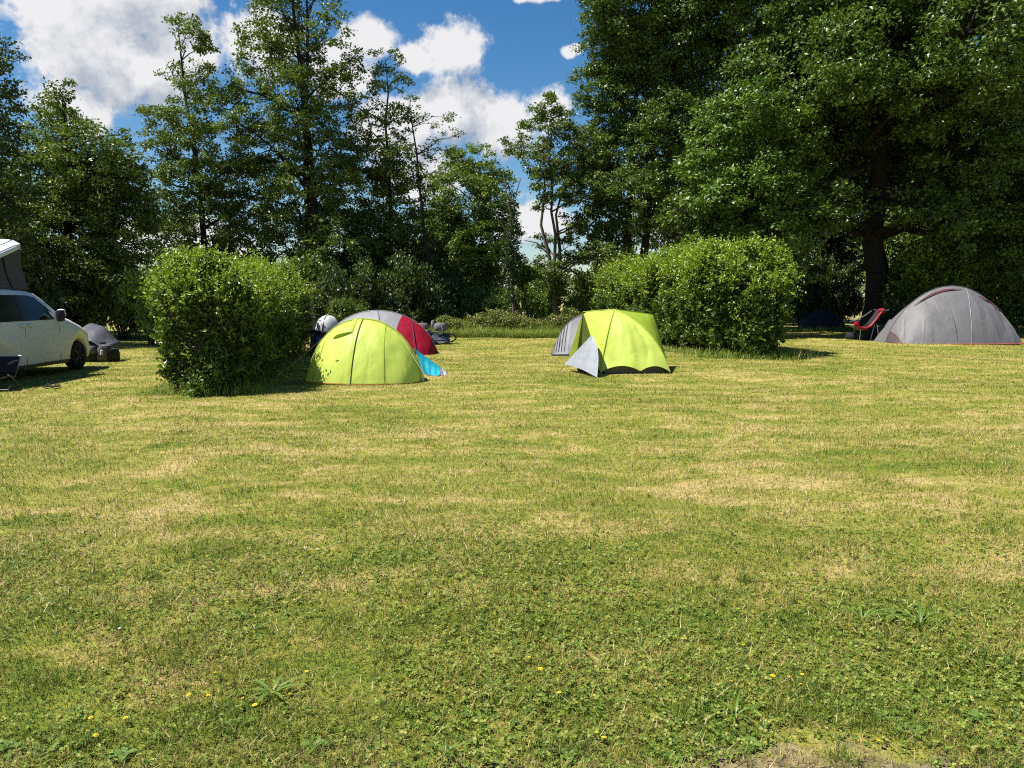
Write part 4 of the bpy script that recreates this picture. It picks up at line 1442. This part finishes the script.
PINKGREY = fabric('pinkish_grey_cloth', (.16, .12, .125), 0, .8)
sack(-.38, .0, .62, .48, .36, .26, 'pannier', PINKGREY, bk)
sack(.28, .05, .60, .50, .36, .30, 'pannier', GREY_NYLON, bk)
sack(.0, .12, .70, .14, .12, .26, 'bottle', LIGHT_GREY, bk)
P = []
for i in range(9):
    row = []
    for j in range(13):
        u, v = j / 12, i / 8
        row.append(Vector((-.55 + 1.15 * u, -.42 + .5 * v, .05 + .42 * v ** .7 * (1 - .35 * u) + .03 * math.sin(9 * u + 4 * v))))
    P.append(row)
MB().grid(P).build('cover', fabric('dark_blue_cover', (.02, .028, .045), 0, .45), bk)

# ------------------------------------------------------------------ white covered load beside the left hedge
wl = Vector((at(323, 330, 21.8).x, 21.8, 0))
wt = thing('bicycle_trailer', 'white hooded load with dark straps between the left hedge and the lime dome', 'trailer', wl, R(-8))
P = []
for i in range(13):
    row = []
    for j in range(25):
        a, v = 2 * PI * j / 24, i / 12
        rr_ = math.cos(v * PI / 2) ** .75
        row.append(Vector((.37 * rr_ * math.cos(a) + .05 * v, .32 * rr_ * math.sin(a) + .25, .62 + .52 * math.sin(v * PI / 2) ** .95 + .012 * math.sin(5 * a))))
    P.append(row)
MB().grid(P).build('hood', WHITE_CLOTH, wt)
MB().tube([(.0, -.085, .62), (0.02, -.05, .85), (.04, .08, 1.08), (.05, .25, 1.15)], .02, 5).build('strap', BLACK_CLOTH, wt)
MB().tube([(-.55, -.1, .66), (-.2, -.16, .70), (.15, -.16, .66), (.42, -.1, .56)], .06, 7).build('roll', BLACK_CLOTH, wt)
sack(-.12, -.02, .47, .30, .3, .34, 'bag', BLUE_CLOTH, wt)
sack(.16, .0, .42, .34, .3, .44, 'bag', pbr('faded_pink_cloth', (.28, .14, .17), .8), wt)
sack(-.02, .1, .22, .6, .5, .44, 'box', BLACK_CLOTH, wt)
for s_ in (-1, 1):
    MB().lathe([(.22, -.02), (.24, 0), (.22, .02), (.19, 0), (.22, -.02)], 18, Matrix.Translation((.36 * s_, .15, .24)) @ Matrix.Rotation(R(90), 4, 'Y')).build('wheel', RUBBER, wt)
po = thing('wooden_post', 'grey weathered post standing at the far end of the left hedge', 'post', (at(312.5, 320, 23.6).x, 23.6, 0))
MB().tube([(0, 0, -.1), (-.02, 0, .7), (-.06, 0, 1.55)], [.07, .065, .06], 8).build('shaft', POST_WOOD, po)

# ------------------------------------------------------------------ white campervan
HEAD = R(91.5)
fwd = Vector((math.cos(HEAD), math.sin(HEAD), 0)); rgt = Vector((fwd.y, -fwd.x, 0))
wheelF = Vector((-10.05, 17.85, 0))
vc = wheelF - rgt * .93
van = thing('campervan', 'white campervan with its pop up roof raised, at the left edge', 'van', vc, HEAD)
ST = [  # x, z bottom, z top, half width at belt, half width at top
    (.70, .38, .62, .60, .45), (.66, .30, .80, .80, .66), (.52, .24, .95, .90, .76), (.24, .22, 1.08, .94, .80), (0.0, .22, 1.16, .95, .82), (-.40, .22, 1.27, .95, .82),
    (-.72, .22, 1.46, .95, .80), (-1.02, .22, 1.65, .95, .77), (-1.28, .22, 1.77, .95, .75), (-1.55, .22, 1.82, .95, .745), (-2.2, .22, 1.85, .95, .745), (-3.2, .22, 1.85, .95, .745), (-4.0, .24, 1.84, .95, .745),
    (-4.22, .28, 1.76, .94, .74), (-4.36, .32, 1.15, .93, .78), (-4.42, .34, .85, .90, .8)]
def sect(s):
    x, zb, zt, hw, ht = s
    belt = min(1.10, zb + (zt - zb) * .82)
    mid = zb + (belt - zb) * .45
    half = [(0, zb), (hw * .88, zb), (hw * .975, zb + .06), (hw * .995, zb + (mid - zb) * .6), (hw, mid), (hw * .985, belt), (ht + (hw - ht) * .35, belt + (zt - belt) * .55), (ht, zt - min(.06, (zt - belt) * .4)), (ht * .93, zt - .015), (ht * .6, zt + .01), (0, zt + .015)]
    ring = [Vector((x, -a, b)) for a, b in half] + [Vector((x, a, b)) for a, b in half[-2:0:-1]]
    return ring
mb = MB()
rings = [sect(s) for s in ST]
n = len(rings[0])
vs = [p for r_ in rings for p in r_]
fs = [(i * n + k, i * n + (k + 1) % n, (i + 1) * n + (k + 1) % n, (i + 1) * n + k) for i in range(len(rings) - 1) for k in range(n)]
fs += [tuple(range(n)), tuple((len(rings) - 1) * n + k for k in range(n))[::-1]]
body = mb.add(vs, fs).build('body', VAN_WHITE, van, angle=35)
cut = MB()
for x in (0, -3.2):
    for s_ in (-1, 1):
        cut.lathe([(0, -.16), (.40, -.16), (.40, .16), (0, .16)], 28, Matrix.Translation((x, .93 * s_, .34)) @ Matrix.Rotation(R(90), 4, 'X'))
co = cut.build('arch_cut', BLACK_TRIM)
co.parent = van
md = body.modifiers.new('arches', 'BOOLEAN'); md.operation = 'DIFFERENCE'; md.object = co; md.solver = 'EXACT'
bpy.context.view_layer.update()
dgph = bpy.context.evaluated_depsgraph_get()
nm = bpy.data.meshes.new_from_object(body.evaluated_get(dgph))
body.modifiers.clear(); body.data = nm
bpy.data.objects.remove(co)


def vsurf(x, z, sgn):
    """half width of the body at x, z"""
    for a, b in zip(ST, ST[1:]):
        if a[0] >= x >= b[0]:
            f = (a[0] - x) / (a[0] - b[0])
            s = [a[i] + (b[i] - a[i]) * f for i in range(5)]
            break
    x_, zb, zt, hw, ht = s
    belt = min(1.10, zb + (zt - zb) * .82)
    if z <= belt: return hw * .99
    f = (z - belt) / max(zt - .06 - belt, .05)
    a = hw * .985; m_ = ht + (hw - ht) * .35
    return a + (m_ - a) * (f / .58) if f < .58 else m_ + (ht - m_) * min(1, (f - .58) / .42)


def glass(poly, name='window', mat=None, off=.008):
    for s_ in (-1, 1):
        cx = sum(p[0] for p in poly) / len(poly); cz = sum(p[1] for p in poly) / len(poly)
        # fan of small triangles that follows the body
        rings_ = []
        for f in (1, .66, .33, 0):
            rings_.append([(cx + (p[0] - cx) * f, cz + (p[1] - cz) * f) for p in densify(poly)])
        mb = MB(); vs = []; n_ = len(rings_[0])
        for r_ in rings_:
            for (x, z) in r_: vs.append(Vector((x, s_ * (vsurf(x, z, s_) + off), z)))
        fs = [(i * n_ + k, i * n_ + (k + 1) % n_, (i + 1) * n_ + (k + 1) % n_, (i + 1) * n_ + k) for i in range(3) for k in range(n_)]
        mb.add(vs, fs).build(name, mat or GLASS, van)


def densify(poly, k=5):
    out = []
    for a, b in zip(poly, poly[1:] + poly[:1]):
        for i in range(k): out.append((a[0] + (b[0] - a[0]) * i / k, a[1] + (b[1] - a[1]) * i / k))
    return out


glass([(-.66, 1.19), (-.74, 1.27), (-1.36, 1.67), (-1.60, 1.71), (-2.0, 1.72), (-2.0, 1.19)])
glass([(-1.99, 1.19), (-1.99, 1.72), (-2.07, 1.72), (-2.07, 1.19)], 'pillar_trim', BLACK_TRIM)
glass([(-2.06, 1.19), (-2.06, 1.72), (-3.05, 1.72), (-3.05, 1.19)])
glass([(-3.12, 1.19), (-3.12, 1.72), (-4.05, 1.70), (-4.16, 1.19)])
ws = []
for f in range(7):
    x = -.48 + (-1.24 + .48) * f / 6
    for a, b in zip(ST, ST[1:]):
        if a[0] >= x >= b[0]:
            q = (a[0] - x) / (a[0] - b[0]); zt = a[2] + (b[2] - a[2]) * q; ht = a[4] + (b[4] - a[4]) * q
    ws.append([Vector((x + .004, ht * .9 * k / 6, zt + .024 - .012 * abs(k / 6))) for k in range(-6, 7)])
MB().grid(ws).build('windscreen', GLASS, van)
MB().grid([[Vector((-4.31 - .03 * (1 - i / 4) + .012 * i / 4 - .008, .68 * k / 6, 1.20 + .42 * i / 4)) for k in range(-6, 7)] for i in range(5)]).build('rear_window', GLASS, van)
for s_ in (-1, 1):
    for x in (-1.87, -2.14):
        MB().box((x, s_ * (vsurf(x, 1.09, s_) + .016), 1.09), (.17, .03, .035)).build('door_handle', VAN_WHITE, van)
    MB().box((-3.45, s_ * (vsurf(-3.4, .98, s_) + .002), .97), (1.1, .012, .022)).build('slide_rail', BLACK_TRIM, van)
    for x, z0, z1 in ((-.78, .30, 1.16), (-2.03, .28, 1.16), (-3.08, .45, 1.16)):
        MB().tube([(x, s_ * (vsurf(x, z, s_) + .0005), z) for z in np.linspace(z0, z1, 8)], .004, 4).build('door_gap', BLACK_TRIM, van)
    MB().box((-1.6, s_ * .935, .25), (2.2, .05, .07)).build('sill_trim', BLACK_TRIM, van)
    mr = MB().lathe([(0, -.13), (.07, -.11), (.085, 0), (.075, .11), (0, .13)], 12, Matrix.Translation((-.92, s_ * 1.06, 1.27)) @ Matrix.Diagonal((.7, 1.2, 1, 1))).build('mirror', BLACK_TRIM, van)
    MB().lathe([(0, -.14), (.07, -.12), (.088, -.03), (.08, .02)], 12, Matrix.Translation((-.88, s_ * 1.06, 1.28)) @ Matrix.Rotation(R(180), 4, 'X') @ Matrix.Diagonal((.7, 1.2, 1, 1))).build('mirror_cap', VAN_WHITE, mr)
    MB().box((.58, s_ * .70, .74), (.12, .28, .14), Matrix.Rotation(R(-s_ * 28), 3, 'Z') @ Matrix.Rotation(R(25), 3, 'Y')).build('headlight', LAMP_GLASS, van)
    MB().box((-4.37, s_ * .84, .95), (.08, .09, .42)).build('tail_lamp', TAIL_RED, van)
    for x in (0, -3.2):
        M = Matrix.Translation((x, s_ * .83, .335)) @ Matrix.Rotation(R(90), 4, 'X')
        tw = MB().lathe([(.20, -.1), (.30, -.105), (.33, -.07), (.335, 0), (.33, .07), (.30, .105), (.20, .1)], 28, M).build('wheel', RUBBER, van)
        rm_ = MB()
        rm_.lathe([(.21, .10 * -s_), (.205, .06 * -s_), (.06, .05 * -s_), (.05, .08 * -s_), (0, .085 * -s_)], 24, M)
        for k in range(5):
            a = k * 2 * PI / 5
            rm_.tube([M @ Vector((.04 * math.cos(a), .04 * math.sin(a), .085 * -s_)), M @ Vector((.205 * math.cos(a), .205 * math.sin(a), .09 * -s_))], .024, 5)
        rm_.build('rim', RIM, tw)
MB().box((.62, 0, .36), (.22, 1.3, .16)).build('bumper', BLACK_TRIM, van)
# raised roof: hinged at the rear, lifted at the front
sl_ang = math.atan2(2.66 - 2.0, 2.55)
shell_f, shell_r = Vector((-1.42, 0, 2.86)), Vector((-4.1, 0, 1.98))
P = []
for i in range(15):
    f = i / 14
    row = []
    for j in range(13):
        u = j / 12 * 2 - 1
        q = shell_f.lerp(shell_r, f)
        hw = .74 * (1 - .22 * max(0, (.12 - f) / .12) ** 2)
        e = abs(u) ** 6
        row.append(Vector((q.x, u * hw, q.z + .085 - .10 * e - .06 * max(0, (.1 - f) / .1) ** 2)))
    P.append(row)
rs = MB().grid(P)
P2 = [[p + Vector((0, 0, -.09)) for p in row] for row in P]
rs.grid(P2)
for row_a, row_b in ((P[0], P2[0]), (P[-1], P2[-1]), ([r_[0] for r_ in P], [r_[0] for r_ in P2]), ([r_[-1] for r_ in P], [r_[-1] for r_ in P2])):
    rs.grid([row_a, row_b])
rs.build('roof_shell', VAN_WHITE, van, angle=50)
for s_ in (-1, 1):
    MB().tube([Vector((shell_f.x + (shell_r.x - shell_f.x) * f - .05, s_ * .66, shell_f.z + (shell_r.z - shell_f.z) * f + .088)) for f in np.linspace(.03, .97, 8)], .009, 5).build('roof_groove', BLACK_TRIM, van)
    MB().tube([Vector((x, s_ * .60, 1.885)) for x in np.linspace(-1.42, -4.1, 8)], .022, 6).build('roof_rail', BLACK_TRIM, van)
cv = []
for (x, zt_) in [(-1.55, 2.76), (-2.3, 2.54), (-3.1, 2.27), (-3.9, 2.0)]:
    cv.append((x, zt_))
cm = MB()
ring_t = [Vector((x, -.66, z)) for x, z in cv] + [Vector((x, .66, z)) for x, z in cv[::-1]]
ring_b = [Vector((x + (.20 if k == 0 else 0), -.67, 1.845)) for k, (x, z) in enumerate(cv)] + [Vector((x + (.20 if k == 3 else 0), .67, 1.845)) for k, (x, z) in enumerate(cv[::-1])]
rows = []
for f in (0, .25, .5, .75, 1):
    rows.append([a.lerp(b, f) + Vector((0, (.05 if a.y > 0 else -.05) * -math.sin(PI * f), 0)) for a, b in zip(ring_t, ring_b)] )
rows = [r_ + [r_[0]] for r_ in rows]
cm.grid(rows).build('roof_canvas', CANVAS, van)
for s_ in (-1, 1):
    MB().tube([(-2.15, s_ * .665, 2.58), (-2.02, s_ * .625, 2.15), (-1.92, s_ * .675, 1.86)], .014, 4).build('canvas_seam', BLACK_CLOTH, van)

# --- grey sheet over kit in front of the van ---------------------------------
tg = Vector((at(99, 350, 19.9).x, 19.9, 0))
tp = thing('covered_gear', 'grey tarpaulin over dark kit just beyond the nose of the van', 'covered gear', tg)
P = []
for i in range(9):
    row = []
    for j in range(17):
        u, v = j / 16, i / 8
        a = u
        x = -.75 + 1.12 * u
        top = .98 - .55 * max(0, (u - .42) / .58) ** 1.5 - .14 * max(0, (.42 - u) / .42) ** 2
        z = top - (.42 if u < .9 else .30) * v * (1 - .75 * max(0, (u - .42) / .58)) - .02 * math.sin(u * 17)
        row.append(Vector((x + .04 * v, .45 - .85 * v ** .8, z)))
    P.append(row)
o = MB().grid(P).build('tarpaulin', TARP, tp)
o.modifiers.new('thick', 'SOLIDIFY').thickness = .012
sack(-.42, -.02, .28, .70, .7, .60, 'bag', BLACK_CLOTH, tp)
sack(-.02, -.10, .27, .66, .7, .56, 'bag', BLACK_CLOTH, tp)
sack(.26, -.24, .23, .34, .44, .46, 'bag', pbr('mottled_cloth', (.07, .065, .055), .8, var=.9, scale=18), tp)
sack(.42, -.12, .18, .26, .5, .38, 'bag', BLACK_CLOTH, tp)
sack(.06, -.42, .34, .20, .2, .2, 'bag', SLATE, tp)
sack(.02, -.30, .42, .34, .2, .08, 'folded_cloth', GREY_NYLON, tp)
MB().lathe([(0, .12), (.035, .11), (.04, 0), (.0, 0)], 8, Matrix.Translation((.30, -.44, .22))).build('bottle', WHITE_CLOTH, tp)

# --- low camp chair by the van's rear wheel ----------------------------------
lc = Vector((-9.32, 14.0, 0))
lo = thing('camp_chair', 'low black camp chair with silver frame beside the van rear wheel', 'chair', lc, R(14))
P = []
for i in range(7):
    row = []
    for j in range(9):
        u, v = j / 8 * 2 - 1, i / 6
        row.append(Vector((-.10 + .26 * u, .24 - .44 * v, .27 - .06 * (1 - u * u) - .05 * (1 - v))))
    P.append(row)
o = MB().grid(P).build('seat', BLACK_CLOTH, lo); o.modifiers.new('thick', 'SOLIDIFY').thickness = .02
P = []
for i in range(7):
    row = []
    for j in range(9):
        u, v = j / 8 * 2 - 1, i / 6
        row.append(Vector((-.10 + .26 * u, .26 + .20 * v + .05 * (1 - u * u), .26 + .30 * v)))
    P.append(row)
o = MB().grid(P).build('backrest', BLACK_CLOTH, lo); o.modifiers.new('thick', 'SOLIDIFY').thickness = .02
for s_ in (-1, 1):
    x = -.10 + .275 * s_
    MB().tube([(x, -.26, .02), (x, .20, .30), (x, .47, .58)], .008, 6).build('leg', STEEL_DARK, lo)
    MB().tube([(x, .36, .02), (x, .0, .20), (x, -.22, .29)], .008, 6).build('leg', ALU, lo)
    MB().tube([(x, .36, .02), (x, .1, .015), (x, -.26, .02)], .007, 6).build('foot_bar', STEEL_DARK, lo)
    MB().tube([(x, .33, .50), (x * 1.02, .1, .50), (x * 1.02, -.20, .47)], .016, 6).build('armrest', BLACK_TRIM, lo)
MB().tube([(-.375, .47, .58), (-.1, .50,   .585), (.175, .47, .58)], .008, 6).build('top_bar', ALU, lo)
MB().tube([(-.375, -.26, .02), (.175, -.26, .02)], .007, 6).build('cross_bar', STEEL_DARK, lo)
gl = thing('sandals', 'pair of dark sandals on the grass beside the low camp chair', 'sandals', (-8.72, 14.35, 0))
for dx in (0, .16):
    q = MB().lathe([(0, .0), (.05, .0), (.055, .02), (0, .025)], 12, Matrix.Translation((dx, .05 * dx, .005)) @ Matrix.Diagonal((1, 2.5, 1, 1))).build('sole', BLACK_TRIM, gl)
    MB().tube([(dx - .045, .03, .02), (dx, .03, .065), (dx + .045, .03, .02)], .012, 5).build('strap', SLATE, gl)
# ------------------------------------------------------------------ small plants of the foreground
YELLOW = pbr('yellow_petals', (0.62, 0.50, 0.01), 0.6)
WHITEP = pbr('white_petals', (0.85, 0.85, 0.82), 0.6)
GREEN_STEM = pbr('green_stem', (0.09, 0.15, 0.03), 0.7)
ROSETTE = leaf_mat('broad_weed_leaves', [(0.07, 0.14, 0.02), (0.12, 0.21, 0.035), (0.19, 0.28, 0.06)], 0.3)


def flower_proto(name, pet, npet, r, eye):
    st = MB().tube([(0, 0, -.01), (.004, 0, .025), (.002, .002, .05)], .0014, 4).build('stem', GREEN_STEM)
    mb = MB()
    for k in range(npet):
        a = 2 * PI * k / npet
        d = Vector((math.cos(a), math.sin(a), 0)); s = Vector((-d.y, d.x, 0)); w_ = r * PI / npet * 1.2
        c = Vector((0, 0, .05))
        mb.add([c, c + d * r * .6 + s * w_ + Vector((0, 0, .003)), c + d * r + Vector((0, 0, .001)), c + d * r * .6 - s * w_ + Vector((0, 0, .003))], [(0, 1, 2, 3)])
    pt = mb.build('petals', pet)
    ey = MB().lathe([(r * .35, .0), (r * .28, .003), (0, .0045)], 8, Matrix.Translation((0, 0, .051))).build('flower_centre', eye)
    ms = [(o.name.split('.')[0], o.data) for o in (st, pt, ey)]
    for o in (st, pt, ey): bpy.data.objects.remove(o)
    return ms


FY = flower_proto('yellow', YELLOW, 7, .013, pbr('orange_centre', (.6, .32, .01), .7))
FW = flower_proto('white', WHITEP, 12, .012, YELLOW)


def flowers(name, proto, spots, label, cat, group):
    for (px, py) in spots:
        p = gd(px, py)
        o = thing(name, label, cat, (p.x, p.y + .03, float(hgt(p.x, p.y))), random.uniform(0, 6.28), group)
        s = random.uniform(.55, .95)
        o.scale = (s, s, random.uniform(.6, 1.0))
        o.rotation_euler.x = random.uniform(-.35, .15)
        for nm_, me in proto: link(nm_, me, None, o)


flowers('yellow_flower', FY, [(213, 685), (306, 683), (189, 709), (206, 711), (254, 716), (285, 706), (123, 732), (88, 731), (541, 683), (597, 748), (605, 752), (788, 686), (806, 697), (808, 685),
                              (745, 655), (732, 694), (882, 756), (530, 670), (242, 711), (774, 687), (560, 704), (90, 750)],
        'tiny yellow flower in the foreground turf', 'flower', 'yellow flowers in the turf')
flowers('white_flower', FW, [(120, 642), (100, 681), (500, 570), (592, 572), (632, 580), (305, 561), (560, 573), (318, 560)],
        'tiny white daisy in the foreground turf', 'flower', 'white daisies in the turf')


def weed(px, py, n, L, Wd, lean, label, name='weed', seed=0):
    rg = np.random.default_rng(seed)
    p = gd(px, py)
    o = thing(name, label, 'weed', (p.x, p.y, float(hgt(p.x, p.y))))
    mb = MB()
    for k in range(n):
        a = 2 * PI * k / n + rg.uniform(-.3, .3)
        l = L * rg.uniform(.7, 1.15)
        d = Vector((math.cos(a), math.sin(a), 0)); s = Vector((-d.y, d.x, 0))
        P = []
        for i in range(7):
            f = i / 6
            th = lean * (1 - .55 * f)
            c = d * l * f * math.cos(th) + Vector((0, 0, l * math.sin(th) * f * (1 - .25 * f) + .004))
            w_ = Wd * (math.sin(PI * min(.97, f * .88 + .1)) ** .8) * (.35 if f < .2 else 1)
            P.append([c - s * w_ + Vector((0, 0, w_ * .35)), c, c + s * w_ + Vector((0, 0, w_ * .35))])
        mb.grid(P)
    mb.build('leaves', ROSETTE, o)


weed(272, 697, 8, .15, .008, .85, 'narrow leaved plantain left of centre among yellow flowers', 'plantain', 1)
weed(496, 690, 6, .13, .008, .45, 'flat narrow leaved plantain below the field centre', 'plantain', 2)
weed(750, 750, 7, .055, .018, .5, 'round leaved weed rosette on the bare soil edge', seed=3)
weed(910, 733, 4, .075, .02, .6, 'pale broad leaved weed with upright leaves near the soil', seed=4)
weed(568, 757, 5, .05, .018, .6, 'small bright weed at the soil edge below the field centre', seed=5)
weed(315, 746, 4, .06, .016, .8, 'yellow green weed with two tall leaves at the bottom edge', seed=6)
weed(674, 762, 6, .05, .018, .5, 'broad leaved weed at the bottom edge on bare soil', seed=7)
weed(975, 716, 5, .06, .016, .6, 'bright weed by the bottom right of the turf', seed=8)
weed(895, 722, 3, .06, .02, .5, 'pair of pale leaves just left of the upright broad weed', seed=9)
weed(125, 755, 5, .06, .016, .6, 'low weed in the bottom left turf', seed=10)
weed(8, 745, 4, .06, .018, .6, 'broad pale weed at the left frame edge', seed=11)
weed(862, 618, 9, .20, .0055, 1.1, 'tall tuft of wide grass blades at the right of the field', 'grass_tuft', 12)
weed(920, 622, 9, .19, .0055, 1.1, 'second tall grass tuft, further right, beside the widest one', 'grass_tuft', 13)
weed(735, 722, 6, .12, .005, 1.15, 'small upright grass tuft above the soil rosette', 'grass_tuft', 14)
weed(445, 755, 8, .11, .004, 1.15, 'upright grass tuft at the bottom edge left of the bare soil', 'grass_tuft', 15)
